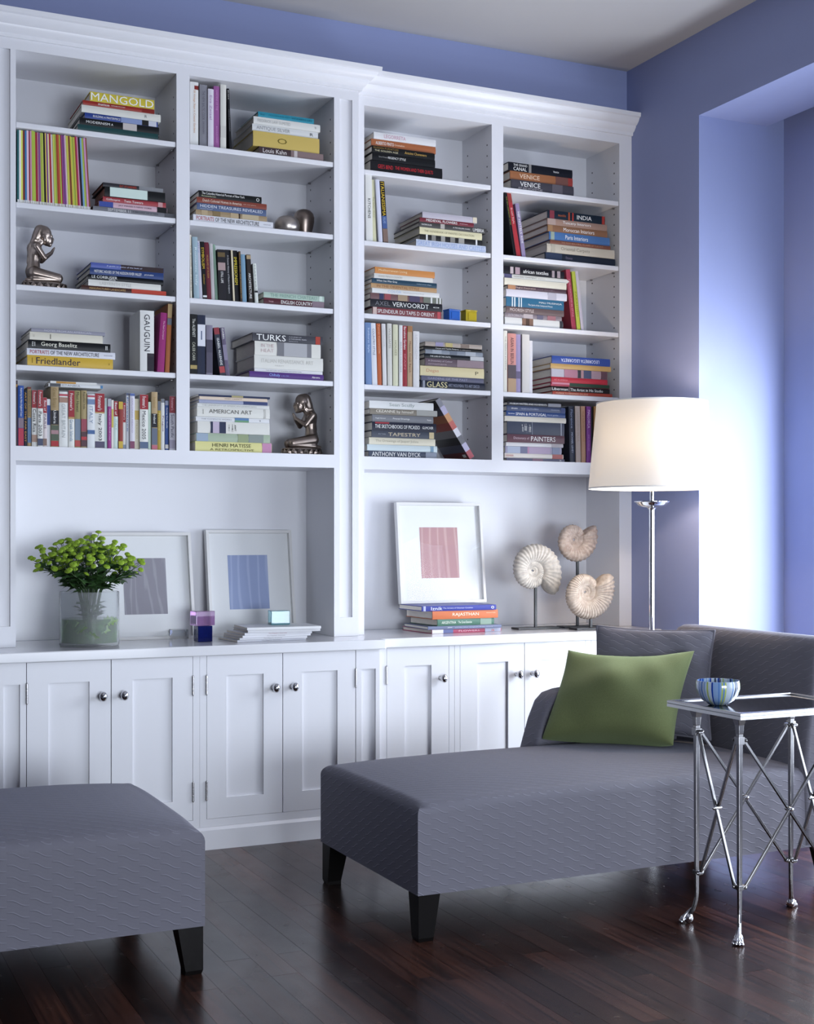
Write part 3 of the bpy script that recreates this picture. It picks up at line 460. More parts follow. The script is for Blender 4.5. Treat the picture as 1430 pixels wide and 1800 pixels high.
('S', 0.8486, 5.4305, 1.611, 0.2399, 0.0216, 0.1807, 0.0, '2E57A6', [(0.5341, 0.6962, '8A7684', 9), (0.7027, 0.9903, 'C02848', 9)], [('Exploring the New England Coast', 0.0432, 0.5081, 'ECECEA', 0.4, 0.5, 0)], 'blue and red book standing second along the upright row, bottom shelf, first column', 'books standing on the bottom shelf of the first column'),
('S', 0.8713, 5.4359, 1.611, 0.2226, 0.0126, 0.1753, 0.0, '1C2233', [], [('ART OF THE FAR EAST', 0.035, 0.9218, 'C9974A', 0.5, 0.5, 0)], 'dark navy gold-lettered book standing third along the upright row, bottom shelf, first column', 'books standing on the bottom shelf of the first column'),
('S', 0.885, 5.436, 1.611, 0.2363, 0.0146, 0.1803, 0.0, 'B79B6A', [(0.003, 0.033, '7A2A2A', 9), (0.5173, 0.9355, '5C80AC', 9)], [('Southwest Scotland', 0.066, 0.4842, '4A3A22', 0.4, 0.5, 0)], 'tan and sky-blue book standing fourth along the upright row, bottom shelf, first column', 'books standing on the bottom shelf of the first column'),
('S', 0.9012, 5.4314, 1.611, 0.2242, 0.0203, 0.1738, 0.0, 'E2E2DC', [(0.003, 0.3137, 'A8202E', 9), (0.79, 0.9178, 'B4907C', 9)], [("Frommer's", 0.0349, 0.244, 'ECECEA', 0.5, 0.5, 0), ('Costa Rica', 0.3369, 0.7435, '22222A', 0.6, 0.5, 0)], 'red-topped white travel book standing fifth along the upright row, bottom shelf, first column', 'books standing on the bottom shelf of the first column'),
('S', 0.9226, 5.4252, 1.611, 0.2252, 0.0208, 0.1753, 0.0, 'E2E2DC', [(0.003, 0.3244, 'A8202E', 9), (0.8573, 0.9801, '4A5270', 9)], [("Frommer's", 0.0348, 0.2896, 'ECECEA', 0.5, 0.5, 0), ('Paris 2003', 0.3823, 0.811, '2A2A32', 0.6, 0.5, 0)], 'red-topped white travel book standing sixth along the upright row, bottom shelf, first column', 'books standing on the bottom shelf of the first column'),
('S', 0.9445, 5.4272, 1.611, 0.1963, 0.0148, 0.1504, 0.0, 'D8CCCC', [(0.003, 0.3141, 'B02838', 9), (0.8333, 0.9744, '8C7064', 9)], [('Best of', 0.0612, 0.2742, 'ECECEA', 0.5, 0.5, 0), ('PARIS', 0.3408, 0.6336, '8A7A86', 0.6, 0.5, 0)], 'small red-topped pink book standing seventh along the upright row, bottom shelf, first column', 'books standing on the bottom shelf of the first column'),
('S', 0.9604, 5.4346, 1.611, 0.1918, 0.0138, 0.1344, 0.0, 'DCDDE0', [(0.131, 0.5403, '2A4690', 9)], [], 'small white and blue book standing eighth along the upright row, bottom shelf, first column', 'books standing on the bottom shelf of the first column'),
('S', 0.9753, 5.4307, 1.611, 0.241, 0.0303, 0.1749, 0.0, 'B59B6E', [(0.3915, 0.6264, '1C1C28', 9), (0.6351, 0.8918, '556350', 9), (0.7178, 0.7831, 'B48A90', 9), (0.8962, 0.9832, 'B8202C', 9)], [('Great Britain', 0.0218, 0.348, '8A7448', 0.5, 0.5, 0), ('Umbria', 0.3915, 0.609, 'ECECEA', 0.35, 0.5, 0)], 'tan and dark banded book standing ninth along the upright row, bottom shelf, first column', 'books standing on the bottom shelf of the first column'),
('S', 1.0078, 5.4317, 1.611, 0.228, 0.0346, 0.1844, 0.0, 'E2E3E0', [(0.0623, 0.0969, 'C8485A', 9), (0.1199, 0.2122, 'B48A78', 9), (0.003, 0.0184, '2A2A30', 9)], [('GREAT BRITAIN', 0.2352, 0.8233, 'A5A9AA', 0.4, 0.5, 0)], 'thick white travel book standing tenth along the upright row, bottom shelf, first column', 'books standing on the bottom shelf of the first column'),
('S', 1.0441, 5.4312, 1.611, 0.2294, 0.0244, 0.1718, 0.0, 'E2E2DC', [(0.003, 0.464, 'A8202E', 9), (0.464, 0.4985, 'C8A060', 9)], [("Frommer's", 0.0505, 0.3492, 'ECECEA', 0.5, 0.5, 0), ('Greek Islands', 0.51, 0.889, '6E8CA8', 0.5, 0.5, 0)], 'red-topped white travel book standing eleventh along the upright row, bottom shelf, first column', 'books standing on the bottom shelf of the first column'),
('S', 1.0701, 5.4344, 1.611, 0.2306, 0.0235, 0.1806, 0.0, 'A59B62', [(0.4969, 0.8633, '7E90A6', 9), (0.8702, 0.9778, 'C04848', 9)], [('Maui Hawaii', 0.0275, 0.371, '3A3420', 0.45, 0.5, 0)], 'olive-tan and blue book standing twelfth along the upright row, bottom shelf, first column', 'books standing on the bottom shelf of the first column'),
('S', 1.0947, 5.4317, 1.611, 0.2317, 0.023, 0.1659, 0.0, 'B5A06E', [(0.4954, 0.7123, 'A8485A', 9), (0.7169, 0.9749, '5C3A44', 9), (0.8036, 0.8607, 'C83440', 9)], [('Rajasthan India', 0.0274, 0.3242, '3A3420', 0.45, 0.5, 0)], 'tan and red pictured book standing thirteenth along the upright row, bottom shelf, first column', 'books standing on the bottom shelf of the first column'),
('S', 1.1193, 5.4283, 1.611, 0.2203, 0.03, 0.1624, 0.0, 'DFE2E4', [(0.003, 0.0096, '26262C', 9), (0.0313, 0.0674, 'C85A6A', 9), (0.1035, 0.1998, '7C94BC', 9), (0.669, 0.7412, '4A70A8', 9)], [('ITALY', 0.2359, 0.5487, '8A9AB4', 0.45, 0.5, 0)], 'thick white blue-lettered travel book standing fourteenth along the upright row, bottom shelf, first column', 'books standing on the bottom shelf of the first column'),
('S', 1.1504, 5.4311, 1.611, 0.223, 0.0386, 0.1819, 0.0, 'E2E2DC', [(0.003, 0.3386, 'A8202E', 9), (0.3386, 0.3624, 'C8A060', 9), (0.8727, 0.9895, '5A5470', 9)], [("Frommer's", 0.0477, 0.31, 'ECECEA', 0.45, 0.5, 0), ('Italy 2003', 0.3815, 0.8584, '30303A', 0.42, 0.5, 0)], 'thick red-topped white travel book standing fifteenth along the upright row, bottom shelf, first column', 'books standing on the bottom shelf of the first column'),
('S', 1.1907, 5.4341, 1.611, 0.2055, 0.0095, 0.1612, 0.0, 'C0D6D2', [], [], 'thin pale aqua book standing sixteenth along the upright row, bottom shelf, first column', 'books standing on the bottom shelf of the first column'),
('S', 1.2014, 5.4303, 1.611, 0.2035, 0.0149, 0.1703, 0.0, 'A83A90', [(0.003, 0.1573, 'B9BCC4', 9)], [('Naples and the Amalfi Coast', 0.2097, 0.8388, 'E4C4E0', 0.4, 0.5, 0)], 'magenta book standing seventeenth along the upright row, bottom shelf, first column', 'books standing on the bottom shelf of the first column'),
('S', 1.2174, 5.4311, 1.611, 0.1987, 0.0085, 0.1573, 0.0, 'E0DED4', [(0.1881, 0.5643, 'D8C44A', 9)], [], 'thin white and yellow book standing eighteenth along the upright row, bottom shelf, first column', 'books standing on the bottom shelf of the first column'),
('S', 1.227, 5.4333, 1.611, 0.195, 0.0171, 0.1515, 0.0, 'CFE0DA', [(0.003, 0.3206, 'A8202E', 9)], [('Best of', 0.0329, 0.2932, 'ECECEA', 0.5, 0.5, 0), ('ITALY', 0.3892, 0.6084, '9AB0B0', 0.5, 0.5, 0)], 'small red-topped mint book standing nineteenth along the upright row, bottom shelf, first column', 'books standing on the bottom shelf of the first column'),
('S', 1.2458, 5.4314, 1.611, 0.1937, 0.0182, 0.1487, 0.0, '9C3A34', [(0.003, 0.1603, 'D8B428', 9), (0.8372, 0.9837, 'D8B428', 9)], [], 'brick and yellow book standing twentieth along the upright row, bottom shelf, first column', 'books standing on the bottom shelf of the first column'),
('S', 1.2651, 5.4363, 1.611, 0.1901, 0.0112, 0.1467, 0.0, 'DCDCD8', [(0.003, 0.4229, 'A8202E', 9), (0.9021, 0.9867, '8A9AB0', 9)], [("Frommer's", 0.0564, 0.3665, 'ECECEA', 0.5, 0.5, 0)], 'narrow red-topped white book standing twenty-first along the upright row, bottom shelf, first column', 'books standing on the bottom shelf of the first column'),
('S', 1.278, 5.4355, 1.611, 0.2309, 0.0118, 0.1859, 0.0, 'DEE0E6', [(0.003, 0.0465, '6A7494', 9)], [('Provence', 0.0813, 0.6854, '5C74B4', 0.5, 0.5, 0)], 'white blue-lettered book standing twenty-second along the upright row, bottom shelf, first column', 'books standing on the bottom shelf of the first column'),
('S', 1.2915, 5.4281, 1.611, 0.229, 0.02, 0.1927, 0.0, 'D6D4E0', [(0.003, 0.0469, '5C74B4', 9), (0.8561, 0.9851, '8A4A6A', 9)], [('EXPLORING MEXICO', 0.0938, 0.7037, 'A89AB8', 0.3, 0.5, 0)], 'lilac-white book standing twenty-third along the upright row, bottom shelf, first column', 'books standing on the bottom shelf of the first column'),
('S', 1.3132, 5.4363, 1.611, 0.2084, 0.0173, 0.1634, 0.0, 'DDD6BC', [(0.2323, 0.413, 'D0B050', 9)], [('MEXICO', 0.4388, 0.7873, 'B8AA80', 0.4, 0.5, 0)], 'cream and gold book standing twenty-fourth along the upright row, bottom shelf, first column', 'books standing on the bottom shelf of the first column'),
('S', 1.3322, 5.4266, 1.611, 0.2258, 0.0348, 0.1865, 0.0, 'E2E2DC', [(0.003, 0.2674, 'A8202E', 9), (0.8595, 0.9789, '5C7090', 9)], [("Frommer's", 0.0358, 0.2388, 'ECECEA', 0.45, 0.5, 0), ('Mexico 2005', 0.2984, 0.8118, '55565C', 0.42, 0.5, 0)], 'wide red-topped white travel book standing twenty-fifth along the upright row, bottom shelf, first column', 'books standing on the bottom shelf of the first column'),
('S', 1.3692, 5.4303, 1.611, 0.1973, 0.0103, 0.1417, 0.0, 'BFD6C4', [], [], 'thin mint-green book standing twenty-sixth along the upright row, bottom shelf, first column', 'books standing on the bottom shelf of the first column'),
('S', 1.3813, 5.4279, 1.611, 0.2387, 0.0246, 0.1697, 0.0, 'C0A478', [(0.3741, 0.6121, '1C1C28', 9), (0.6234, 0.9114, '6A7488', 9), (0.9182, 0.9862, 'C86A80', 9)], [('Ireland', 0.0907, 0.272, 'A08450', 0.45, 0.5, 0), ('Ireland', 0.3854, 0.5441, 'ECECEA', 0.4, 0.5, 0)], 'tan and black banded book standing twenty-seventh along the upright row, bottom shelf, first column', 'books standing on the bottom shelf of the first column'),
('S', 1.4076, 5.433, 1.611, 0.2028, 0.0137, 0.1442, 0.0, 'B59A2A', [(0.003, 0.1924, '6A7080', 9)], [('Provence', 0.2459, 0.5933, 'E0D08A', 0.5, 0.5, 0)], 'olive-yellow book standing twenty-eighth along the upright row, bottom shelf, first column', 'books standing on the bottom shelf of the first column'),
('S', 1.423, 5.4358, 1.611, 0.2122, 0.0154, 0.1735, 0.0, 'E0E0DE', [(0.003, 0.0716, '7A7F8A', 9)], [('Prague', 0.3274, 0.6343, '6A3A6A', 0.5, 0.5, 0)], 'white travel book standing twenty-ninth along the upright row, bottom shelf, first column', 'books standing on the bottom shelf of the first column'),
('S', 1.4396, 5.4336, 1.611, 0.2058, 0.0143, 0.1488, 0.0, '3A5AA0', [(0.003, 0.0924, '9AA0B8', 9), (0.8843, 0.9635, 'DCD6D0', 9)], [('Eating Out Guide', 0.1452, 0.5543, 'ECECEA', 0.45, 0.5, 0)], 'small blue book standing thirtieth along the upright row, bottom shelf, first column', 'books standing on the bottom shelf of the first column'),
('S', 1.4557, 5.4267, 1.611, 0.2247, 0.0249, 0.1795, 0.0, 'CBC7D2', [(0.003, 0.31, '8E2432', 9), (0.8065, 0.9639, '9C94A8', 9)], [("Frommer's", 0.0315, 0.2616, 'D8A8B0', 0.45, 0.5, 0), ('South Pacific', 0.3342, 0.7701, '3A3A4A', 0.5, 0.5, 0)], 'red-topped lilac travel book standing thirty-first along the upright row, bottom shelf, first column', 'books standing on the bottom shelf of the first column'),
('S', 1.5464, 5.4366, 2.888, 0.2656, 0.0355, 0.2211, 0.0, 'E0E0DE', [(0.056, 0.1161, '8C2A24', 0)], [('50 Vintage Stays in Coastal Gardens', 0.1301, 0.8004, 'C89468', 0.3, 0.5, 0)], 'white orange-lettered book standing first along the upright row, top shelf, second column', 'books standing on the top shelf of the second column'),
('S', 1.5874, 5.4364, 2.888, 0.2596, 0.0324, 0.1903, 0.0, '8E8E98', [], [('THE NEW BALTIC COOK', 0.0986, 0.5709, '5A5A66', 0.35, 0.5, 0), ('DESIGNERS', 0.5914, 0.7968, '5A5A66', 0.25, 0.5, 0)], 'grey book standing second along the upright row, top shelf, second column', 'books standing on the top shelf of the second column'),
('S', 1.622, 5.4308, 2.888, 0.2448, 0.0242, 0.186, 0.0, 'DAD6E2', [], [('Eva Zeisel', 0.1135, 0.5283, 'A88AB8', 0.4, 0.5, 0)], 'lilac-white book standing third along the upright row, top shelf, second column', 'books standing on the top shelf of the second column'),
('S', 1.648, 5.435, 2.888, 0.2609, 0.0255, 0.2213, 0.0, 'A860A4', [], [('GARDENS OF THE', 0.0616, 0.39, 'C890C4', 0.3, 0.5, 0), ('BOULEVARD', 0.6466, 0.9134, 'C890C4', 0.25, 0.5, 0)], 'orchid-purple book standing fourth along the upright row, top shelf, second column', 'books standing on the top shelf of the second column'),
('S', 1.6757, 5.4302, 2.888, 0.2702, 0.025, 0.1957, 0.0, 'DCDAD2', [(0.6454, 0.8242, 'CFCDC6', 9)], [], 'off-white book standing fifth along the upright row, top shelf, second column', 'books standing on the top shelf of the second column'),
('S', 1.7158, 5.4291, 2.888, 0.2573, 0.0095, 0.1998, -0.0478, '181820', [], [('BLAKE', 0.0314, 0.1777, 'ECECEA', 0.3, 0.5, 0), ('PIERRE BONNARD', 0.345, 0.7005, '8A8A90', 0.3, 0.5, 0)], 'black book standing sixth along the upright row, top shelf, second column', 'books standing on the top shelf of the second column'),
('S', 1.5464, 5.4288, 2.248, 0.2642, 0.0065, 0.1926, -0.0144, 'DAD4C4', [], [('THE BOOK OF TABLES', 0.1608, 0.8843, '6A6252', 0.4, 0.5, 0)], 'thin cream book standing first along the upright row, third shelf, second column', 'books standing on the third shelf of the second column'),
('S', 1.5601, 5.4252, 2.248, 0.256, 0.0224, 0.2068, -0.032, '9FB9C6', [], [('Romantic Italy', 0.1703, 0.7934, 'D8E4E8', 0.5, 0.5, 0)], 'powder-blue book standing second along the upright row, third shelf, second column', 'books standing on the third shelf of the second column'),
('S', 1.583, 5.4303, 2.248, 0.2419, 0.0158, 0.1891, -0.0543, 'C8C6D6', [], [('ART of', 0.0264, 0.2027, '7A8AB4', 0.4, 0.5, 0)], 'lilac-white book standing third along the upright row, third shelf, second column', 'books standing on the third shelf of the second column'),
('S', 1.5995, 5.429, 2.248, 0.2399, 0.0181, 0.1683, -0.0549, '17171A', [(0.9343, 0.9677, 'DDDDDD', 9)], [('SYMBOLISM', 0.1001, 0.4672, 'D8B83A', 0.6, 0.5, 0), ('Goldwater', 0.5673, 0.7453, 'B09040', 0.4, 0.5, 0)], 'black yellow-lettered book standing fourth along the upright row, third shelf, second column', 'books standing on the third shelf of the second column'),
('S', 1.6187, 5.4311, 2.248, 0.2392, 0.0187, 0.1895, -0.0553, '6E2434', [], [('MUSEUMS OF RUSSIA', 0.2235, 0.6257, 'B08A4A', 0.4, 0.5, 0)], 'maroon book standing fifth along the upright row, third shelf, second column', 'books standing on the third shelf of the second column'),
('S', 1.6392, 5.4368, 2.248, 0.2365, 0.0149, 0.1677, -0.0444, 'C8C4C6', [], [('Photographers', 0.1628, 0.6152, 'A8A4A6', 0.3, 0.5, 0)], 'pale grey book standing sixth along the upright row, third shelf, second column', 'books standing on the third shelf of the second column'),
('S', 1.6558, 5.4367, 2.248, 0.2342, 0.0116, 0.1914, -0.052, '8EB09A', [], [], 'sage-green book standing seventh along the upright row, third shelf, second column', 'books standing on the third shelf of the second column'),
('S', 1.6685, 5.4282, 2.248, 0.2141, 0.0333, 0.1531, -0.0363, '26242A', [(0.0576, 0.1453, '6E5C3A', 9), (0.2581, 0.4085, 'B49A98', 9)], [('STILL LIFE', 0.4335, 0.6591, 'ECECEA', 0.3, 0.5, 0)], 'thick black pictured book standing eighth along the upright row, third shelf, second column', 'books standing on the third shelf of the second column'),
('S', 1.7036, 5.4343, 2.248, 0.2168, 0.0256, 0.1529, -0.0463, '24242A', [], [('A Concise History of Modern Sculpture', 0.1067, 0.8509, 'C8C8CC', 0.35, 0.5, 0)], 'black white-lettered book standing ninth along the upright row, third shelf, second column', 'books standing on the third shelf of the second column'),
('S', 1.731, 5.4266, 2.248, 0.2168, 0.0072, 0.1604, -0.0491, 'D9CDB0', [], [], 'thin cream book standing tenth along the upright row, third shelf, second column', 'books standing on the third shelf of the second column'),
('S', 1.7399, 5.4359, 2.248, 0.2168, 0.0218, 0.1653, -0.0491, '1A1A1E', [], [('IMPRESSIONISM', 0.1294, 0.6642, 'D8C43A', 0.6, 0.5, 0)], 'black with yellow letters book standing eleventh along the upright row, third shelf, second column', 'books standing on the third shelf of the second column'),
('S', 1.7635, 5.4281, 2.248, 0.2146, 0.0084, 0.1764, -0.042, '4A3A2E', [], [('SEURAT AND THE MAKING OF', 0.0252, 0.9308, 'B08A4A', 0.5, 0.5, 0)], 'narrow dark-brown book standing twelfth along the upright row, third shelf, second column', 'books standing on the third shelf of the second column'),
('S', 1.7737, 5.436, 2.248, 0.2042, 0.0197, 0.1474, -0.0386, '7CA4C0', [], [], 'light blue book standing thirteenth along the upright row, third shelf, second column', 'books standing on the third shelf of the second column'),
('S', 1.8013, 5.4334, 2.248, 0.2049, 0.0198, 0.1607, -0.058, '3A3230', [(0.0132, 0.0926, 'B9A078', 9)], [('ARCHITECTURE', 0.3835, 0.9125, 'ECECEA', 0.5, 0.5, 0)], 'dark brown white-lettered book standing fourteenth along the upright row, third shelf, second column', 'books standing on the third shelf of the second column'),
('S', 1.8274, 5.4257, 2.248, 0.1675, 0.0147, 0.13, -0.0645, 'D6DAD4', [(0.6874, 0.736, '2A2A30', 9)], [('MASTERS', 0.0389, 0.6874, '9AA49E', 0.4, 0.5, 0)], 'short white book standing fifteenth along the upright row, third shelf, second column', 'books standing on the third shelf of the second column'),
('S', 1.5453, 5.4301, 1.932, 0.2503, 0.0294, 0.2011, 0.0, '17181A', [(0.8492, 0.9129, 'B09A5A', 9)], [('The ALIENIST', 0.0743, 0.3821, 'D0D0C8', 0.42, 0.5, 0), ('CALEB CARR', 0.467, 0.7749, 'B8B8A8', 0.4, 0.5, 0)], 'black framed book standing first along the upright row, fourth shelf, second column', 'books standing on the fourth shelf of the second column'),
('S', 1.5776, 5.4363, 1.932, 0.2501, 0.0345, 0.1778, 0.0, '252C44', [(0.1598, 0.5219, 'DADBE4', 9)], [('I', 0.2663, 0.4154, '5A6480', 0.15, 0.5, 0)], 'navy white-labelled book standing second along the upright row, fourth shelf, second column', 'books standing on the fourth shelf of the second column'),
('S', 1.6149, 5.4346, 1.932, 0.2098, 0.0281, 0.1668, 0.0, '8A8498', [(0.2928, 0.5474, '4E4A5C', 9), (0.5474, 0.9548, '5C576A', 9)], [], 'grey-violet photo book standing third along the upright row, fourth shelf, second column', 'books standing on the fourth shelf of the second column'),
('S', 1.6757, 5.4353, 1.932, 0.2023, 0.0242, 0.1426, -0.1458, '343848', [(0.003, 0.1418, '9A3A44', 9), (0.8107, 0.9445, 'B4444A', 9)], [('ISABEL ALLENDE', 0.2221, 0.784, 'ECECEA', 0.4, 0.5, 0), ('Daughter of Fortune', 0.2488, 0.7304, 'A0A4B0', 0.2, 0.5, 0)], 'slate white-lettered book standing fourth along the upright row, fourth shelf, second column', 'books standing on the fourth shelf of the second column'),
('S', 1.7013, 5.4354, 1.932, 0.2044, 0.0182, 0.144, -0.1256, '6A607A', [(0.3571, 0.6746, '8E86A0', 9)], [('ISABEL', 0.0185, 0.2513, 'ECECEA', 0.4, 0.5, 0)], 'mauve photo book standing fifth along the upright row, fourth shelf, second column', 'books standing on the fourth shelf of the second column'),
('S', 2.3631, 5.4741, 2.572, 0.2965, 0.0316, 0.2277, -0.0169, 'DDDDDA', [], [('KITCHENS', 0.358, 0.6537, '2A2A2E', 0.4, 0.5, 0)], 'thick white book standing first along the upright row, second shelf, third column', 'books standing on the second shelf of the third column'),
('S', 2.3983, 5.4811, 2.572, 0.2788, 0.0181, 0.2181, -0.0398, 'D6D4AE', [], [('The Italian Home', 0.2738, 0.6057, '8A8862', 0.35, 0.5, 0)], 'pale green-cream book standing second along the upright row, second shelf, third column', 'books standing on the second shelf of the third column'),
('S', 2.4226, 5.4716, 2.572, 0.2788, 0.0191, 0.206, -0.0599, 'D0D2E4', [], [], 'lilac-white book standing third along the upright row, second shelf, third column', 'books standing on the second shelf of the third column'),
('S', 2.4449, 5.4729, 2.572, 0.2748, 0.0248, 0.2135, -0.0721, '2A251C', [(0.5667, 0.7697, '4A64A0', 9), (0.773, 0.9896, '8A7268', 9)], [('ITALIANISSIMA', 0.0169, 0.5667, 'D9B83A', 0.62, 0.5, 0), ('VILLAS', 0.5836, 0.6851, '9AB0D0', 0.45, 0.5, 0)], 'black and yellow book standing fourth along the upright row, second shelf, third column', 'books standing on the second shelf of the third column'),
('S', 2.3601, 5.4719, 1.932, 0.2765, 0.0286, 0.1981, -0.0145, '6F8FC0', [], [('Sunburst Style', 0.0834, 0.4839, 'C0D0E8', 0.4, 0.5, 0)], 'light blue book standing first along the upright row, fourth shelf, third column', 'books standing on the fourth shelf of the third column'),
('S', 2.3912, 5.4724, 1.932, 0.2762, 0.0251, 0.1953, -0.0328, 'DADCE4', [], [('COUNTRY STYLE', 0.0921, 0.5191, '5A6478', 0.4, 0.5, 0)], 'white blue-lettered book standing second along the upright row, fourth shelf, third column', 'books standing on the fourth shelf of the third column'),
('S', 2.4185, 5.4737, 1.932, 0.2757, 0.0192, 0.2058, -0.0257, 'C8632E', [], [('Tuscan Countryside', 0.0168, 0.4873, 'E8C0A0', 0.4, 0.5, 0)], 'orange book standing third along the upright row, fourth shelf, third column', 'books standing on the fourth shelf of the third column'),
('S', 2.4434, 5.4735, 1.932, 0.2765, 0.0192, 0.225, -0.0239, 'DBDADA', [], [('THE STYLE OF HOME', 0.0806, 0.366, 'C0BDBC', 0.35, 0.5, 0)], 'white book standing fourth along the upright row, fourth shelf, third column', 'books standing on the fourth shelf of the third column'),
('S', 2.4668, 5.4721, 1.932, 0.2792, 0.0224, 0.2164, -0.0109, 'D6D4CC', [], [('WILLIAMS', 0.0749, 0.3996, '9A968A', 0.4, 0.5, 0)], 'ivory book standing fifth along the upright row, fourth shelf, third column', 'books standing on the fourth shelf of the third column'),
('S', 2.4923, 5.4702, 1.932, 0.2765, 0.0245, 0.2079, -0.0037, 'D6D6B6', [], [('HOUSES', 0.2612, 0.5055, '8E8C6A', 0.4, 0.5, 0)], 'pale green-cream book standing sixth along the upright row, fourth shelf, third column', 'books standing on the fourth shelf of the third column'),
('S', 2.5215, 5.4702, 1.932, 0.2759, 0.0174, 0.2035, 0.0, 'DCDCDC', [], [('BEACH HOUSES', 0.2791, 0.7696, '9A9CA4', 0.35, 0.5, 0)], 'narrow white book standing seventh along the upright row, fourth shelf, third column', 'books standing on the fourth shelf of the third column'),
('S', 2.5405, 5.4766, 1.932, 0.2751, 0.0242, 0.2228, 0.0, 'A62C38', [], [('Barcelona Gardens', 0.017, 0.3908, 'ECECEA', 0.45, 0.5, 0), ('SPAIN', 0.4588, 0.7136, 'D08A90', 0.3, 0.5, 0)], 'crimson book standing eighth along the upright row, fourth shelf, third column', 'books standing on the fourth shelf of the third column'),
('S', 2.5663, 5.4757, 1.932, 0.2759, 0.0242, 0.201, 0.0, 'C6A884', [(0.003, 0.0984, 'B48050', 9)], [('Mission Creek Ranch', 0.2512, 0.7604, '7A4E34', 0.4, 0.5, 0)], 'tan book standing ninth along the upright row, fourth shelf, third column', 'books standing on the fourth shelf of the third column'),
('S', 2.5927, 5.4713, 1.932, 0.253, 0.0306, 0.2126, 0.0, 'DEDDDE', [], [('LONDON', 0.0649, 0.4915, 'C8C6C8', 0.35, 0.5, 0)], 'thick short white book standing tenth along the upright row, fourth shelf, third column', 'books standing on the fourth shelf of the third column'),
('S', 3.1181, 5.4752, 2.572, 0.3019, 0.0142, 0.2446, -0.1757, '16181C', [], [('THE NEW LEGENDARY STYLE', 0.0733, 0.5134, 'A8A04A', 0.35, 0.5, 0)], 'black gold-lettered book standing first along the upright row, second shelf, fourth column', 'books standing on the second shelf of the fourth column'),
('S', 3.1354, 5.48, 2.572, 0.3079, 0.0241, 0.2342, -0.1891, 'B8303A', [(0.003, 0.1796, 'A03A34', 9)], [('Brazil Style', 0.2598, 0.5003, 'E8C0C0', 0.5, 0.5, 0)], 'scarlet book standing second along the upright row, second shelf, fourth column', 'books standing on the second shelf of the fourth column'),
('S', 3.1622, 5.4761, 2.572, 0.2508, 0.0205, 0.1882, -0.15, '9A8CB4', [], [('HIP HOTELS', 0.157, 0.5689, 'ECECEA', 0.55, 0.5, 0), ('RIDE', 0.6082, 0.7455, 'ECECEA', 0.45, 0.5, 0)], 'lavender book standing third along the upright row, second shelf, fourth column', 'books standing on the second shelf of the fourth column'),
('S', 3.441, 5.4818, 2.248, 0.2895, 0.0243, 0.2308, -0.1207, 'A83A50', [], [('EXPLORATIONS IN STYLE', 0.1639, 0.785, 'D8A0A8', 0.3, 0.5, 0)], 'crimson book standing first along the upright row, third shelf, fourth column', 'books standing on the third shelf of the fourth column'),
('S', 3.4684, 5.48, 2.248, 0.2815, 0.0203, 0.2103, -0.1079, 'B9C436', [], [('PARADISO', 0.3461, 0.7721, '7C8A20', 0.45, 0.5, 0)], 'lime-green book standing second along the upright row, third shelf, fourth column', 'books standing on the third shelf of the fourth column'),
('S', 3.4907, 5.4776, 2.248, 0.2845, 0.0157, 0.2277, -0.1195, 'C8C0CE', [], [], 'pale lilac book standing third along the upright row, third shelf, fourth column', 'books standing on the third shelf of the fourth column'),
('S', 3.0614, 5.4742, 1.932, 0.2867, 0.0199, 0.2181, 0.0, 'DEDBD0', [], [('THE FRENCH INTERIOR', 0.0879, 0.6455, '8A8A80', 0.35, 0.5, 0)], 'cream-white book standing first along the upright row, fourth shelf, fourth column', 'books standing on the fourth shelf of the fourth column'),
('S', 3.083, 5.4716, 1.932, 0.2758, 0.0439, 0.1953, 0.0, 'D9938A', [(0.537, 0.7659, '5A5058', 9), (0.7694, 0.9948, 'B99A78', 9)], [('ASIAN IN BERLIN', 0.0704, 0.5194, '3A2A30', 0.4, 0.5, 0)], 'thick salmon and brown book standing second along the upright row, fourth shelf, fourth column', 'books standing on the fourth shelf of the fourth column'),
('S', 3.1298, 5.4789, 1.932, 0.2748, 0.0262, 0.1953, 0.0, 'A094BE', [(0.6341, 0.7581, '6A6284', 9)], [], 'lavender book standing third along the upright row, fourth shelf, fourth column', 'books standing on the fourth shelf of the fourth column'),
('S', 3.1611, 5.472, 1.932, 0.2758, 0.0388, 0.2036, 0.0, 'D0CCC8', [], [], 'thick off-white book standing fourth along the upright row, fourth shelf, fourth column', 'books standing on the fourth shelf of the fourth column'),
('S', 3.2021, 5.4801, 1.932, 0.2494, 0.0192, 0.1778, 0.0, 'D8D6DA', [], [], 'short white book standing fifth along the upright row, fourth shelf, fourth column', 'books standing on the fourth shelf of the fourth column'),
('S', 3.4271, 5.478, 1.611, 0.2682, 0.0297, 0.2227, -0.0281, '2A3044', [], [('Florence', 0.0555, 0.3887, '8A94B0', 0.4, 0.5, 0), ('MICHAEL LEVEY', 0.4628, 0.833, 'B0B8CC', 0.3, 0.5, 0)], 'navy book standing first along the upright row, bottom shelf, fourth column', 'books standing on the bottom shelf of the fourth column'),
('S', 3.4585, 5.4729, 1.611, 0.2706, 0.0274, 0.2008, -0.0216, 'BBA9A0', [], [('HADRIANS VILLA', 0.114, 0.6289, '9A8A80', 0.35, 0.5, 0)], 'pinkish-beige book standing second along the upright row, bottom shelf, fourth column', 'books standing on the bottom shelf of the fourth column'),
('S', 3.4913, 5.4755, 1.611, 0.2719, 0.024, 0.2023, -0.0172, 'BE9070', [], [('TRUE TUSCAN COOKING', 0.077, 0.6271, '9A6E50', 0.35, 0.5, 0)], 'dusty-orange book standing third along the upright row, bottom shelf, fourth column', 'books standing on the bottom shelf of the fourth column'),
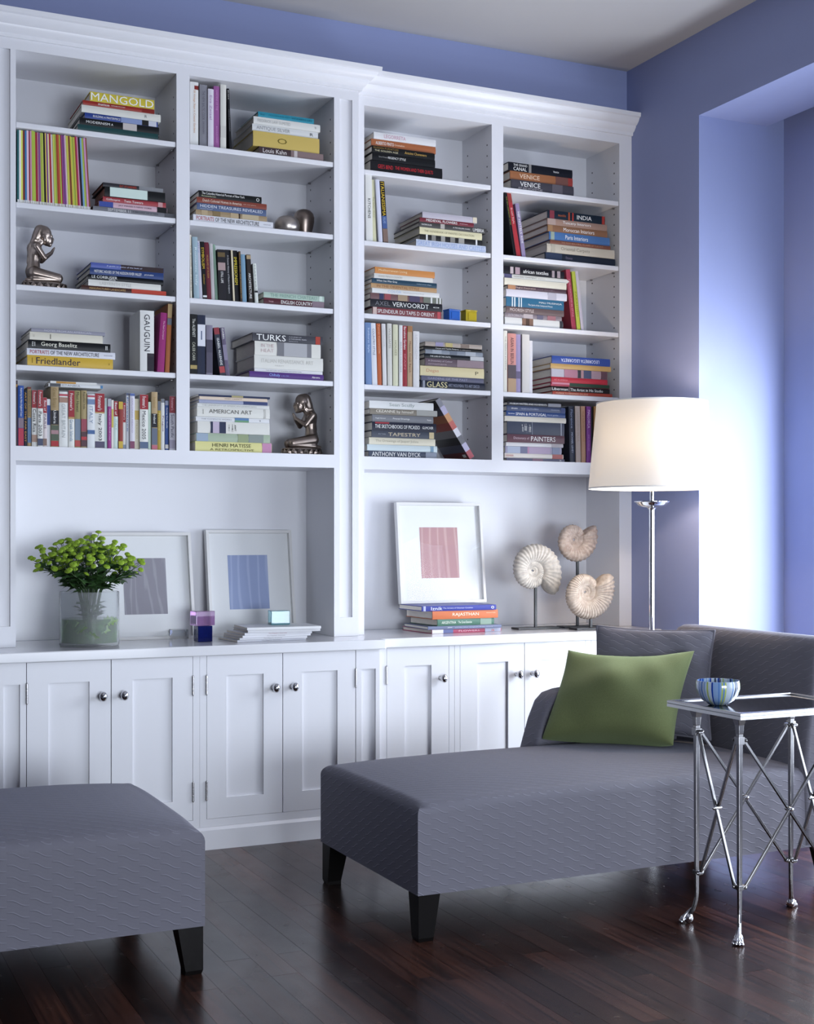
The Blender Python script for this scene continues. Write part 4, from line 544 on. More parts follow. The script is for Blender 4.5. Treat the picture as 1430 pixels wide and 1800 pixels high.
('S', 3.5188, 5.4753, 1.611, 0.2722, 0.0247, 0.197, 0.0, '8A3A98', [], [('MALLORCA', 0.0642, 0.3854, 'E0C8E4', 0.5, 0.5, 0), ('AND ITS HOUSES', 0.4955, 0.7892, 'B080BC', 0.35, 0.5, 0)], 'purple book standing fourth along the upright row, bottom shelf, fourth column', 'books standing on the bottom shelf of the fourth column'),
('S', 3.5465, 5.4815, 1.611, 0.2721, 0.013, 0.2012, 0.0, '1E1C20', [], [], 'narrow black book standing fifth along the upright row, bottom shelf, fourth column', 'books standing on the bottom shelf of the fourth column'),
('S', 3.5619, 5.4766, 1.611, 0.274, 0.0278, 0.2318, 0.0, 'C08A48', [(0.4753, 0.4936, '8A5A28', 9)], [], 'ochre-orange book standing sixth along the upright row, bottom shelf, fourth column', 'books standing on the bottom shelf of the fourth column'),
('L', 0.9666, 5.433, 1.853, 0.2167, 0.0135, 0.11, 0, 'DDDFE0', [(0.0237, 0.2188, '55585E', 9), (0.951, 0.996, '4A86B8', 9)], [('ISTANBUL', 0.2426, 0.5862, '9AA0A6', 0.7, 0.5, 0)], 'white city guide lying across the upright travel guides, bottom shelf, first column', 'guides lying on the upright travel guides'),
('L', 0.9743, 5.437, 1.867, 0.1841, 0.009, 0.11, 0, 'E0E0DC', [(0.1259, 0.5488, 'D29A3A', 9)], [('Istanbul', 0.1539, 0.3226, 'B07A28', 0.6, 0.5, 0)], 'thin white and orange guide topping the upright travel guides, bottom shelf', 'guides lying on the upright travel guides'),
]
MAG = (0.8451,1.133,1.1157,0.2905)
MAG_COLOURS = '2E6E72 E8E8E8 D8DB52 8A3A34 3F86C0 E6C8D8 B52A4E DD9CBC B4C93A B4C93A B22438 E09CBC 9050A0 B9CC3C C4D048 201A20 E4C84A 7E3C98 E4DAA0 B22438 E8E0DC D4D44A A8C03C D05A34 D05A34 BCC83A A0244A A862B0 A862B0 E4D8C0 D8D040 8E4A30 DCC43A B4C83C DCD03A B0244A E09CC0 2A2430 7FB0D8 B8C840 DA98C4 8C4A3A'.split()
for _r in BOOKS:
    for _t in _r[10]: text_shape(_t[0])      # lettering is cut while the scene is still empty

# ------------------------------------------------------------------ materials
WHITE = mat('white_paint', (0.74, 0.74, 0.78), 0.38)
TOP = mat('white_lacquer', (0.76, 0.76, 0.79), 0.10)
WALL = noise_colour(mat('blue_wall_paint', (0.250, 0.292, 0.505), 0.6), (0.245, 0.286, 0.497), (0.256, 0.299, 0.515), 3.0, coords='Generated')
WALL_DARK = mat('dark_wall_paint', (0.06, 0.06, 0.08), 0.7)
WALL_PALE = mat('pale_wall_paint', (0.42, 0.42, 0.5), 0.7)
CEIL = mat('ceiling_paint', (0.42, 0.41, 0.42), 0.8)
NICKEL = mat('polished_nickel', (0.62, 0.62, 0.64), 0.14, 1.0)
CHROME = mat('chrome', (0.8, 0.8, 0.82), 0.06, 1.0)
STEEL = mat('brushed_steel', (0.42, 0.41, 0.42), 0.25, 1.0)
LEGW = mat('espresso_wood', (0.006, 0.005, 0.005), 0.4, Specular_IOR_Level=0.1)
PAGES = noise_colour(mat('paper_pages', (0.85, 0.8, 0.7), 0.8), (0.74, 0.69, 0.60), (0.90, 0.85, 0.76), 90, (0.2, 0.2, 8))
BLACK = mat('black_metal', (0.012, 0.012, 0.015), 0.4)
HOLE = mat('dark_hole', (0.02, 0.02, 0.022), 0.8)


def fabric_material(name, c1, c2, strength=0.5):
    m = mat(name, c1, 0.75)
    nt = m.node_tree
    b = nt.nodes['Principled BSDF']
    b.inputs['Sheen Weight'].default_value = 0.12
    b.inputs['Sheen Roughness'].default_value = 0.4
    b.inputs['Sheen Tint'].default_value = (0.75, 0.78, 0.95, 1)
    L = nt.links.new

    def M(op, a, c=None, d=None):
        n = nt.nodes.new('ShaderNodeMath')
        n.operation = op
        for i, v in enumerate((a, c, d)):
            if v is None: continue
            if isinstance(v, (int, float)): n.inputs[i].default_value = v
            else: L(v, n.inputs[i])
        return n.outputs[0]
    uvn = nt.nodes.new('ShaderNodeUVMap')
    sp = nt.nodes.new('ShaderNodeSeparateXYZ')
    L(uvn.outputs[0], sp.inputs[0])
    u = M('DIVIDE', sp.outputs[0], 0.060)
    v = M('DIVIDE', sp.outputs[1], 0.032)
    cu = M('FLOOR', u)
    fu = M('FRACT', u)
    sm = lambda q: M('MULTIPLY', M('MULTIPLY', q, q), M('SUBTRACT', 3.0, M('MULTIPLY', q, 2.0)))
    s3 = sm(sm(fu))
    w = M('ADD', M('ADD', v, M('MULTIPLY', cu, 0.03)), M('MULTIPLY', s3, 0.55))
    fr = M('FRACT', w)
    d = M('ABSOLUTE', M('SUBTRACT', fr, 0.5))
    line = M('SUBTRACT', 1.0, M('MINIMUM', M('DIVIDE', d, 0.085), 1.0))
    ends = M('SUBTRACT', 1.0, M('POWER', M('ABSOLUTE', M('SUBTRACT', M('MULTIPLY', fu, 2.0), 1.0)), 4.0))
    line = M('MULTIPLY', line, ends)
    # soft pillow between the quilted lines
    puff = M('MULTIPLY', M('MULTIPLY', fr, M('SUBTRACT', 1.0, fr)), 1.6)
    nz = nt.nodes.new('ShaderNodeTexNoise')
    nz.inputs['Scale'].default_value = 900
    L(uvn.outputs[0], nz.inputs['Vector'])
    hgt = M('ADD', M('ADD', M('MULTIPLY', line, 1.0), M('MULTIPLY', puff, 0.25)), M('MULTIPLY', nz.outputs['Fac'], 0.18))
    bp = nt.nodes.new('ShaderNodeBump')
    bp.inputs['Strength'].default_value = strength
    bp.inputs['Distance'].default_value = 0.004
    L(hgt, bp.inputs['Height'])
    L(bp.outputs[0], b.inputs['Normal'])
    mx = nt.nodes.new('ShaderNodeMix')
    mx.data_type = 'RGBA'
    mx.inputs['A'].default_value = lin(c1)
    mx.inputs['B'].default_value = lin(c2)
    L(M('MULTIPLY', line, 0.35), mx.inputs['Factor'])
    L(mx.outputs['Result'], b.inputs['Base Color'])
    return m


FABRIC = fabric_material('quilted_grey_fabric', (0.142, 0.138, 0.170), (0.28, 0.28, 0.34))

# ------------------------------------------------------------------ the room
XR, YB, ZC = 3.769, 5.50, 3.543          # right wall, back wall, ceiling
BAYY, BAYX, SOFX, SOFZ = 4.929, 4.258, 4.157, 3.165
XL, YF = -3.2, -2.4
YU, YUR = 5.413, 5.458                   # faces of the two upper bookcases
YD, YDR = 5.19, 5.235                    # faces of the base cabinets
NB = 5.754                               # back of the shelves
ZT, ZTB = 0.818, 0.778                   # worktop

# floor: sub floor, then boards running away from the windows' wall
FLOORW = mat('dark_stained_oak', (0.018, 0.009, 0.008), 0.22)


def floor_material():
    m = FLOORW
    nt = m.node_tree
    b = nt.nodes['Principled BSDF']
    L = nt.links.new
    tc = nt.nodes.new('ShaderNodeTexCoord')
    oi = nt.nodes.new('ShaderNodeObjectInfo')
    mp = nt.nodes.new('ShaderNodeMapping')
    mp.inputs['Scale'].default_value = (70, 2.2, 1)
    ad = nt.nodes.new('ShaderNodeVectorMath')
    ad.operation = 'ADD'
    cm = nt.nodes.new('ShaderNodeCombineXYZ')
    ml = nt.nodes.new('ShaderNodeMath'); ml.operation = 'MULTIPLY'; ml.inputs[1].default_value = 37.0
    L(oi.outputs['Random'], ml.inputs[0])
    L(ml.outputs[0], cm.inputs[0]); L(ml.outputs[0], cm.inputs[1])
    L(tc.outputs['Object'], mp.inputs[0])
    L(mp.outputs[0], ad.inputs[0]); L(cm.outputs[0], ad.inputs[1])
    nz = nt.nodes.new('ShaderNodeTexNoise')
    nz.inputs['Scale'].default_value = 1.0
    nz.inputs['Detail'].default_value = 3
    nz.inputs['Distortion'].default_value = 0.15
    L(ad.outputs[0], nz.inputs['Vector'])
    rp = nt.nodes.new('ShaderNodeValToRGB')
    rp.color_ramp.elements[0].position = 0.32
    rp.color_ramp.elements[0].color = (0.009, 0.0042, 0.004, 1)
    rp.color_ramp.elements[1].position = 0.72
    rp.color_ramp.elements[1].color = (0.058, 0.021, 0.013, 1)
    L(nz.outputs['Fac'], rp.inputs[0])
    hs = nt.nodes.new('ShaderNodeHueSaturation')
    mr = nt.nodes.new('ShaderNodeMapRange')
    mr.inputs['To Min'].default_value = 0.40
    mr.inputs['To Max'].default_value = 1.9
    L(oi.outputs['Random'], mr.inputs['Value'])
    L(mr.outputs[0], hs.inputs['Value'])
    L(rp.outputs[0], hs.inputs['Color'])
    L(hs.outputs[0], b.inputs['Base Color'])
    n2 = nt.nodes.new('ShaderNodeTexNoise')
    n2.inputs['Scale'].default_value = 7
    L(tc.outputs['Object'], n2.inputs['Vector'])
    m2 = nt.nodes.new('ShaderNodeMapRange')
    m2.inputs['To Min'].default_value = 0.16
    m2.inputs['To Max'].default_value = 0.34
    L(n2.outputs['Fac'], m2.inputs['Value'])
    L(m2.outputs[0], b.inputs['Roughness'])
    bp = nt.nodes.new('ShaderNodeBump')
    bp.inputs['Strength'].default_value = 0.04
    bp.inputs['Distance'].default_value = 0.001
    L(nz.outputs['Fac'], bp.inputs['Height'])
    L(bp.outputs[0], b.inputs['Normal'])


floor_material()
floor = structure(MB().box(XL - .1, BAYX + .4, YF - .1, 5.9, -0.12, -0.0035), 'floor', FLOORW)
rnd = random.Random(3)
PW = 0.083
plank_me = {}
lens = [0.62, 0.84, 1.06, 1.28]
nx = 0
x = 0.02
while x < BAYX - 0.01:
    y = 1.7 - rnd.random() * 0.9
    while y < 5.24:
        ln = rnd.choice(lens)
        if ln not in plank_me:
            mb = MB()
            w, l, t, e = PW - 0.0007, ln - 0.0007, 0.0035, 0.0006
            mb.box(0, w, 0, l, -t, 0)
            plank_me[ln] = mb.mesh('plank')
            plank_me[ln].materials.append(FLOORW)
        o = bpy.data.objects.new('plank', plank_me[ln])
        o.location = (x, y, 0.0 - rnd.random() * 0.0003)
        o.parent = floor
        COL.objects.link(o)
        y += ln
    x += PW

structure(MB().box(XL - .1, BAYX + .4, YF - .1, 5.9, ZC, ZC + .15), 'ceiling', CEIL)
structure(MB().box(XL - .1, XR, YB, NB + .15, 3.307, ZC), 'wall_back', WALL)
structure(MB().box(XL - .1, XR, NB + .018, NB + .15, 0, 3.307), 'wall_back_recess', WALL)
structure(MB().box(XL - .1, 0.597, YB, NB + .018, 0, 3.307).box(0.597, 0.7275, YB, NB + .018, ZT + .001, 3.307), 'wall_back_side', WALL)
structure(MB().box(XR, BAYX + .35, BAYY, NB + .15, 0, ZC), 'wall_right', WALL)
structure(MB().box(XR, SOFX, YF, BAYY, SOFZ, ZC), 'wall_right_header', WALL)
WZ0, WZ1 = 0.22, 2.08
WA, WB = (3.20, 4.70), (0.36, 2.84)
structure(MB().box(BAYX, BAYX + .14, WA[1], BAYY, 0, ZC).box(BAYX, BAYX + .14, YF, WB[0], 0, ZC).box(BAYX, BAYX + .14, WB[1], WA[0], 0, ZC)
          .box(BAYX, BAYX + .14, WA[0], WA[1], 0, WZ0).box(BAYX, BAYX + .14, WA[0], WA[1], WZ1, ZC)
          .box(BAYX, BAYX + .14, WB[0], WB[1], 0, WZ0).box(BAYX, BAYX + .14, WB[0], WB[1], WZ1, ZC), 'wall_bay', WALL)
structure(MB().box(XL - .1, XL, YF, 5.5, 0, ZC), 'wall_left', WALL_DARK)
RX0, RX1, RZ0, RZ1 = 0.62, 3.38, 0.16, 1.62
structure(MB().box(XL - .1, RX0, YF - .15, YF, 0, ZC).box(RX1, BAYX + .35, YF - .15, YF, 0, ZC)
          .box(RX0, RX1, YF - .15, YF, 0, RZ0).box(RX0, RX1, YF - .15, YF, RZ1, ZC), 'wall_front', WALL_DARK)


def glass_material():
    m = bpy.data.materials.new('window_glass')
    m.use_nodes = True
    nt = m.node_tree
    nt.nodes.clear()
    o = nt.nodes.new('ShaderNodeOutputMaterial')
    t = nt.nodes.new('ShaderNodeBsdfTransparent')
    g = nt.nodes.new('ShaderNodeBsdfGlossy')
    g.inputs['Roughness'].default_value = 0.02
    mx = nt.nodes.new('ShaderNodeMixShader')
    mx.inputs[0].default_value = 0.006
    nt.links.new(t.outputs[0], mx.inputs[1])
    nt.links.new(g.outputs[0], mx.inputs[2])
    nt.links.new(mx.outputs[0], o.inputs[0])
    return m


GLASS = glass_material()


def window(name, n, span, along):
    """sash window: outer frame with mullions, panes as parts"""
    a0, a1, z0, z1 = span
    fr = MB()
    t = 0.05

    def bx(mb, p, q, r, s, d0, d1):
        return mb.box(d0, d1, p, q, r, s) if along == 'y' else mb.box(p, q, d0, d1, r, s)
    d = (BAYX + .03, BAYX + .08) if along == 'y' else (YF - .13, YF - .08)
    bx(fr, a0, a1, z0, z0 + t, *d); bx(fr, a0, a1, z1 - t, z1, *d)
    xs = [a0 + (a1 - a0) * i / n for i in range(n + 1)]
    for i, xx in enumerate(xs):
        lo = a0 if i == 0 else xx - t / 2
        hi = a1 if i == n else xx + t / 2
        if i == 0: hi = a0 + t
        if i == n: lo = a1 - t
        bx(fr, lo, hi, z0 + t, z1 - t, *d)
    w = structure(fr, name, WHITE)
    m = (d[0] + d[1]) / 2
    for i in range(n):
        bx(MB(), xs[i] + t * .6, xs[i + 1] - t * .6, z0 + t, z1 - t, m - .002, m + .002).build('pane', GLASS, w)
    return w


window('window_1', 2, WA + (WZ0, WZ1), 'y')
window('window_2', 3, WB + (WZ0, WZ1), 'y')
window('fill_window', 2, (RX0, RX1, RZ0, RZ1), 'x')  # unseen window, added to let the frontal fill into the room

# ------------------------------------------------------------------ built-in bookcases
SHELF_Z = [2.888, 2.572, 2.248, 1.932]
RAIL0, RAIL1, OPEN_T, FRIEZE_T, CROWN_T = 1.554, 1.611, 3.170, 3.220, 3.306
CROWN = [(0.0, 3.212), (0.012, 3.212), (0.014, 3.226), (0.024, 3.232), (0.036, 3.246), (0.038, 3.254), (0.046, 3.256),
         (0.062, 3.272), (0.068, 3.284), (0.078, 3.288), (0.080, 3.306), (0.0, 3.306)]
SHT = 0.022


def pilaster(t, x0, x1, rx0, rx1, y, z0, z1, rz0, rz1, name='pilaster', depth=NB):
    """post whose front carries a sunk panel"""
    mb = MB()
    e = 0.012
    mb.box(x0, x1, y + e, depth, z0, z1)
    mb.box(x0, rx0, y, y + e, z0, z1).box(rx1, x1, y, y + e, z0, z1)
    mb.box(rx0, rx1, y, y + e, z0, rz0).box(rx0, rx1, y, y + e, rz1, z1)
    mb.build(name, WHITE, t)


def bookcase(label, y, xs, posts, crown_return):
    """xs: column spans; posts: list of ('pilaster'|'stile', ...)"""
    x0, x1 = posts[0][1], posts[-1][2]
    t = thing('built_in_bookcase', label, 'bookcase', (xs[0][0], y, ZT), 'built-in bookcases')
    for p in posts:
        if p[0] == 'pilaster':
            pilaster(t, p[1], p[2], p[3], p[4], y, ZT + .0005, FRIEZE_T, 0.901, 3.169)
        else:
            MB().box(p[1], p[2], y, NB, ZT + .0005, FRIEZE_T).build('stile', WHITE, t)
    cx0, cx1 = xs[0][0], xs[-1][1]
    for a, b in zip(xs[:-1], xs[1:]):
        MB().box(a[1], b[0], y, NB, RAIL1, OPEN_T).build('divider', WHITE, t)
    MB().box(cx0, cx1, y, NB, RAIL0, RAIL1).build('bottom_board', WHITE, t)
    MB().box(cx0, cx1, y, NB, OPEN_T, FRIEZE_T).build('frieze', WHITE, t)
    MB().box(x0, x1, y + .005, NB, FRIEZE_T, CROWN_T - .004).build('top_panel', WHITE, t)
    MB().box(x0, x1, NB, NB + .014, ZT + .0005, CROWN_T - .004).build('back_panel', WHITE, t)
    # crown moulding with a mitred return where the unit steps forward
    path = [(x0, y, 0, -1), (x1, y, 1 if crown_return else 0, -1)]
    if crown_return: path.append((x1, YUR + .03, 1, 0))

    def pf(i, p):
        bx_, by_, dx, dy = path[i]
        return (bx_ + dx * p[0], by_ + dy * p[0], p[1])
    MB().sweep(CROWN, pf, len(path)).build('crown_moulding', WHITE, t, smooth=35)
    for (a, b) in xs:
        for z in SHELF_Z:
            sh = MB().box(a + .0015, b - .0015, y + .004, NB - .001, z - SHT, z).build('shelf', WHITE, t, bevel=.003)
        holes = MB()
        zz = RAIL1 + .06
        k = 0
        while zz < OPEN_T - .08:
            if all(not (s - SHT - .012 < zz < s + .006) for s in SHELF_Z):
                for yy in (y + .045, NB - .055):
                    holes.tube([(b + .0006, yy, zz), (b - .0004, yy, zz)], .0042, 8)
            zz += .0505
        holes.build('pin_holes', HOLE, t, kind='stuff')
        pins = MB()
        for z in SHELF_Z:
            for yy in (y + .045, NB - .055):
                pins.tube([(b, yy, z - SHT - .005), (b - .012, yy, z - SHT - .005)], .0042, 8)
        pins.build('shelf_pins', STEEL, t, kind='stuff')
    return t


bookcase('white built-in bookcase standing slightly forward with panelled posts, holding the bronze figures', YU,
         [(.837, 1.482), (1.538, 2.184)],
         [('pilaster', .728, .837, .755, .816), ('pilaster', 2.184, 2.300, 2.211, 2.270)], True)
bookcase('white built-in bookcase set slightly back, meeting the blue wall beside the lamp', YUR,
         [(2.346, 2.990), (3.051, 3.697)],
         [('stile', 2.3005, 2.346), ('stile', 3.697, XR - .001)], False)

# ------------------------------------------------------------------ worktop and base cabinets
wt = MB()
prof = [(.60, 5.165), (2.322, 5.165), (2.322, 5.21), (XR - .001, 5.21), (XR - .001, NB), (.60, NB)]
wt.add([(px, py, ZTB) for px, py in prof] + [(px, py, ZT) for px, py in prof],
       [tuple(reversed(range(6))), tuple(range(6, 12))] + [(i, (i + 1) % 6, 6 + (i + 1) % 6, 6 + i) for i in range(6)])
o = wt.build('worktop', TOP, None, bevel=.004)
tag(o, 'long glossy white worktop running over the row of base cabinets', 'worktop')

DZ0, DZ1, RZ0d, RZ1d = .1225, .7755, .203, .695
DT = 0.022


def door(t, x0, x1, y, rec, knob=None, hinges=None, g=.0016):
    """shaker door; knob and hinge give the side"""
    mb = MB()
    a, b = x0 + g, x1 - g
    r0, r1 = rec
    mb.box(a, r0, y, y + DT, DZ0, DZ1).box(r1, b, y, y + DT, DZ0, DZ1)
    mb.box(r0, r1, y, y + DT, DZ0, RZ0d).box(r0, r1, y, y + DT, RZ1d, DZ1)
    d = mb.build('door', WHITE, t)
    MB().box(r0 - .004, r1 + .004, y + .0095, y + .0175, RZ0d - .004, RZ1d + .004).build('door_panel', WHITE, d)
    if knob is not None:
        kb = MB()
        prof = [(.0001, 0), (.011, 0), (.011, .003), (.006, .006), (.0055, .016), (.009, .02), (.0145, .026), (.0155, .032), (.012, .038), (.006, .041), (.0001, .042)]
        n = 18
        vs_ = []
        for i in range(n):
            q = 2 * PI * i / n
            for r, h in prof:
                k2 = 1.25 if h > .018 else 1.0
                vs_.append((knob + r * math.cos(q), y - h, .637 + r * k2 * math.sin(q)))
        m_ = len(prof)
        fs = [(i * m_ + j, ((i + 1) % n) * m_ + j, ((i + 1) % n) * m_ + j + 1, i * m_ + j + 1) for i in range(n) for j in range(m_ - 1)]
        kb.add(vs_, fs).build('knob', NICKEL, d, smooth=60)
    if hinges is not None:
        for z0, z1 in ((.198, .273), (.622, .697)):
            hb = MB()
            for q in range(3):
                za = z0 + (z1 - z0) * q / 3 + .0006
                zb_ = z0 + (z1 - z0) * (q + 1) / 3 - .0006
                hb.tube([(hinges, y - .002, za), (hinges, y - .002, zb_)], .0048, 10)
            hb.ball((hinges, y - .002, z0), .004, 8, 4).ball((hinges, y - .002, z1), .004, 8, 4)
            hb.build('hinge', STEEL, d, smooth=50)
    return d


def base_cabinet(label, x0, x1, y, doors, name='base_cabinet'):
    t = thing(name, label, 'cabinet', (x0, y, 0), 'white base cabinets')
    body = MB()
    body.box(x0 + .0004, x1 - .0004, y + .024, NB, .09, ZTB - .0006)
    for (a, b) in ((x0 + .0004, doors[0][0]), (doors[-1][1], x1 - .0004)):
        if b - a > .004: body.box(a, b, y, y + .024, .09, ZTB - .0006)
    body.box(max(x0 + .0004, doors[0][0]), min(x1 - .0004, doors[-1][1]), y, y + .024, .09, DZ0 - .001)
    body.build('carcass', WHITE, t)
    for d in doors: door(t, d[0], d[1], y, d[2], d[3], d[4])
    return t


def post_panel(label, x0, x1, r0, r1, y):
    t = thing('cabinet_post', label, 'cabinet post', (x0, y, 0), 'white base cabinets')
    pilaster(t, x0 + .0004, x1 - .0004, r0, r1, y, .09, ZTB - .0006, RZ0d, RZ1d, 'post', NB)


post_panel('narrow white cabinet post with sunk panel under the bookcase end, by the vase', .732, .8408, .757, .818, YD)
base_cabinet('white two-door base cabinet under the vase of green flowers', .8412, 1.516, YD,
             [(.8415, 1.162, (.923, 1.078), 1.125, .843), (1.162, 1.4885, (1.246, 1.405), 1.208, 1.4885)])
base_cabinet('white two-door base cabinet under the magazines and blue print', 1.516, 2.1925, YD,
             [(1.544, 1.867, (1.627, 1.784), 1.829, 1.544), (1.867, 2.192, (1.952, 2.109), 1.911, 2.192)])
post_panel('narrow white cabinet post with sunk panel where the cabinets step back', 2.193, 2.3021, 2.218, 2.284, YD)
base_cabinet('white single-door base cabinet beside the step, under the pink print', 2.3025, 2.6815, YDR,
             [(2.354, 2.655, (2.440, 2.569), 2.617, 2.354)])
base_cabinet('white two-door base cabinet behind the chaise, under the fossil stands', 2.682, 3.3905, YDR,
             [(2.708, 3.036, (2.796, 2.952), 2.998, None), (3.036, 3.361, (3.121, 3.276), 3.080, None)])
base_cabinet('white base cabinet in the corner behind the floor lamp', 3.391, XR - .001, YDR,
             [(3.420, 3.745, (3.505, 3.660), None, None)])
bb = MB()
for x0_, x1_, y_ in ((.60, 2.302, YD), (2.302, XR - .001, YDR)):
    bb.box(x0_, x1_, y_ - .012, y_ + .05, 0, .078)
    bb.add([(x0_, y_ - .012, .078), (x1_, y_ - .012, .078), (x1_, y_ + .05, .0895), (x0_, y_ + .05, .0895), (x0_, y_ - .001, .0895), (x1_, y_ - .001, .0895), (x1_, y_ + .05, .078), (x0_, y_ + .05, .078)],
           [(0, 1, 5, 4), (4, 5, 2, 3), (0, 4, 3, 7), (1, 6, 2, 5), (6, 7, 3, 2), (0, 7, 6, 1)])
structure(bb, 'baseboard_back', WHITE)

# ------------------------------------------------------------------ books
def book_paint(c):
    r, g, b, _ = lin(c)
    l = .3 * r + .6 * g + .1 * b
    k = .84 if l < .6 else .95
    return tuple(k * (q * .9 + l * .1) for q in (r, g, b))


def cover_mesh(L, T, W, soft):
    """case binding: two boards and a slightly rounded spine; x along the spine, y into the shelf, z thickness"""
    bt = min(.0028, T * .2) if not soft else .0008
    bul = 0.0 if soft else min(.0022, T * .12)
    sp = [(0, 0)]
    if bul:
        for k in range(1, 4):
            a = k / 4
            sp.append((-bul * math.sin(PI * a), T * a))
    sp.append((0, T))
    prof = [(W, 0)] + sp + [(W, T), (W, T - bt), (bt, T - bt), (bt, bt), (W, bt)]
    mb = MB()
    mb.sweep(prof, lambda i, p: (L * i, p[0], p[1]), 2)
    return mb, bt, bul


def make_book(rec, name='book', cat='book'):
    kind, x, y, z, L, T, W, lean, colr, segs, texts, label, group = rec
    soft = T < .011
    if kind == 'L':
        t = thing(name, label, cat, (x, y, z), group)
    else:
        # spine upright: local x runs down the spine, local z to the right
        t = thing(name, label, cat, (x, y, z), group)
    cm = mat('book_' + colr, book_paint(colr), 0.4, Specular_IOR_Level=0.22)
    mb, bt, bul = cover_mesh(L, T, W, soft)
    ov = 0.0 if soft else .003
    pg = MB().box(ov + .0002, L - ov - .0002, bt + .0003, W - ov - .0003, bt + .0001, T - bt - .0001)
    parts = [('cover', mb, cm), ('pages', pg, PAGES)]
    fy = -bul - .0002
    for si, (a, b, c, half) in enumerate(segs):
        z0, z1 = .0006, T - .0006
        if half == -1: z1 = T * .45
        elif half == 1: z0 = T * .8
        elif half == 0: z0 = T * .5
        q = MB().box(a * L, b * L, fy - .0001 - .00012 * si, 0.0005, z0, z1)
        parts.append(('spine_band', q, mat('book_' + c, book_paint(c), .4, Specular_IOR_Level=0.22)))
    for i, (s, a, b, c, hf, vc, flip) in enumerate(texts):
        vs_, fs = text_shape(s)
        if not vs_: continue
        w, h = (b - a) * L, hf * T
        x0, z0 = a * L, vc * T - h / 2
        yy = fy - .0003 - .00012 * len(segs) - .0001 * i
        if flip:
            vv = [(x0 + w * (1 - p[0]), yy, z0 + h * (1 - p[1])) for p in vs_]
        else:
            vv = [(x0 + w * p[0], yy, z0 + h * p[1]) for p in vs_]
        parts.append(('title', MB().add(vv, fs), mat('ink_' + c, c, .5, Specular_IOR_Level=0.2)))
    if kind == 'S':
        # stand the book up: x -> -Z, z -> +X, then lean about the lower edge it rests on
        ca, sa = math.cos(lean), math.sin(lean)
        up = max(0.0, -(T * -sa)) if lean > 0 else 0.0
        lift = T * sa if lean > 0 else 0.0

        def tr(p):
            X, Z = p[2], L - p[0]
            if lean >= 0:      # rests on its lower corner away from the start
                X -= T
                return (X * ca + Z * sa + T / max(ca, .2), p[1], -X * sa + Z * ca)
            return (X * ca + Z * sa, p[1], -X * sa + Z * ca)
        for _, b_, _m in parts:
            b_.v = [tr(p) for p in b_.v]
    for n, b_, m_ in parts:
        b_.build(n, m_, t, local=True, smooth=50 if n == 'cover' else 0)
    return t


for rec in BOOKS:
    make_book(rec)

# the run of thin magazines on the second shelf, leaning a little more towards the free end
xa, xb, xt, mh = MAG
n = len(MAG_COLOURS)
_o = 'first second third fourth fifth sixth seventh eighth ninth'.split()
ords = _o + 'tenth eleventh twelfth thirteenth fourteenth fifteenth sixteenth seventeenth eighteenth nineteenth'.split()
for _a, _b in (('twentieth', 'twenty-'), ('thirtieth', 'thirty-'), ('fortieth', 'forty-')): ords += [_a] + [_b + q for q in _o]
hues = ('teal white lime brown blue pink crimson pink lime lime red pink purple lime lime black yellow purple cream red white yellow lime orange orange lime '
        'crimson orchid orchid cream yellow brown yellow lime yellow crimson pink black sky-blue lime pink brown').split()
rnd = random.Random(5)
ws = [rnd.uniform(.75, 1.25) for _ in range(n)]
tot = sum(ws)
acc = 0.0
for i, c in enumerate(MAG_COLOURS):
    wd = ws[i] / tot * (xb - xa)
    f = acc / tot
    lean = -math.atan((xb - xt) * f / mh)
    x0 = xa + acc / tot * (xb - xa)
    acc += ws[i]
    h = mh * rnd.uniform(.985, 1.0)
    make_book(('S', x0, YU + .014 + rnd.uniform(0, .004), 2.572, h, wd * math.cos(lean) - .0005, .215, lean, c,
               [(.955, .995, 'E4E4E2', 9)], [], f'{hues[i]} magazine standing {ords[i]} along the packed upright run on the second shelf', 'magazines packed upright on the second shelf'), 'magazine', 'magazine')

# the striped volume propped against the stack at the bottom of the third column
t = thing('striped_book', 'large book with coloured stripes slanting against the stack, bottom shelf', 'book', (2.905, YUR + .014, 1.6115))
ang = math.radians(34.0)
BL, BT_, BW = .318, .026, .24
stripes = [('35353A', '8E8E98'), ('4C4E66', 'B9B2D2'), ('B0602A', 'D99A62'), ('A3301E', 'D0665C'), ('8A868C', 'DDDBE4'), ('1C1B1F', '77777E'), ('55566E', 'C2BCDA'), ('6E1F28', 'B4525E')]


def slant(p):
    # local: x across thickness, y depth, z along the spine; lean over to the stack
    X, Z = p[0] - BT_, p[2]
    return (X * math.cos(ang) - Z * math.sin(ang), p[1], X * math.sin(ang) + Z * math.cos(ang) + BT_ * math.sin(ang) * 1.0)


def slanted(mb):
    mb.v = [slant(p) for p in mb.v]
    return mb


slanted(MB().box(.003, BT_ - .003, .003, BW - .003, .003, BL - .003)).build('pages', PAGES, t, local=True)
nst = len(stripes)
for i, (cc, sc_) in enumerate(stripes):
    z1_ = BL * (1 - i / nst); z0_ = BL * (1 - (i + 1) / nst)
    slanted(MB().box(0, .003, .003, BW, z0_, z1_).box(BT_ - .003, BT_, .003, BW, z0_, z1_)).build('cover_stripe', mat('book_' + cc, book_paint(cc), .4), t, local=True)
    slanted(MB().box(0, BT_, 0, .003, z0_, z1_)).build('spine_stripe', mat('book_' + sc_, book_paint(sc_), .4), t, local=True)
slanted(MB().box(-.0004, 0, .02, .05, .012, .028)).build('price_label', mat('book_DCDCDC', 'DCDCDC', .4), t, local=True)

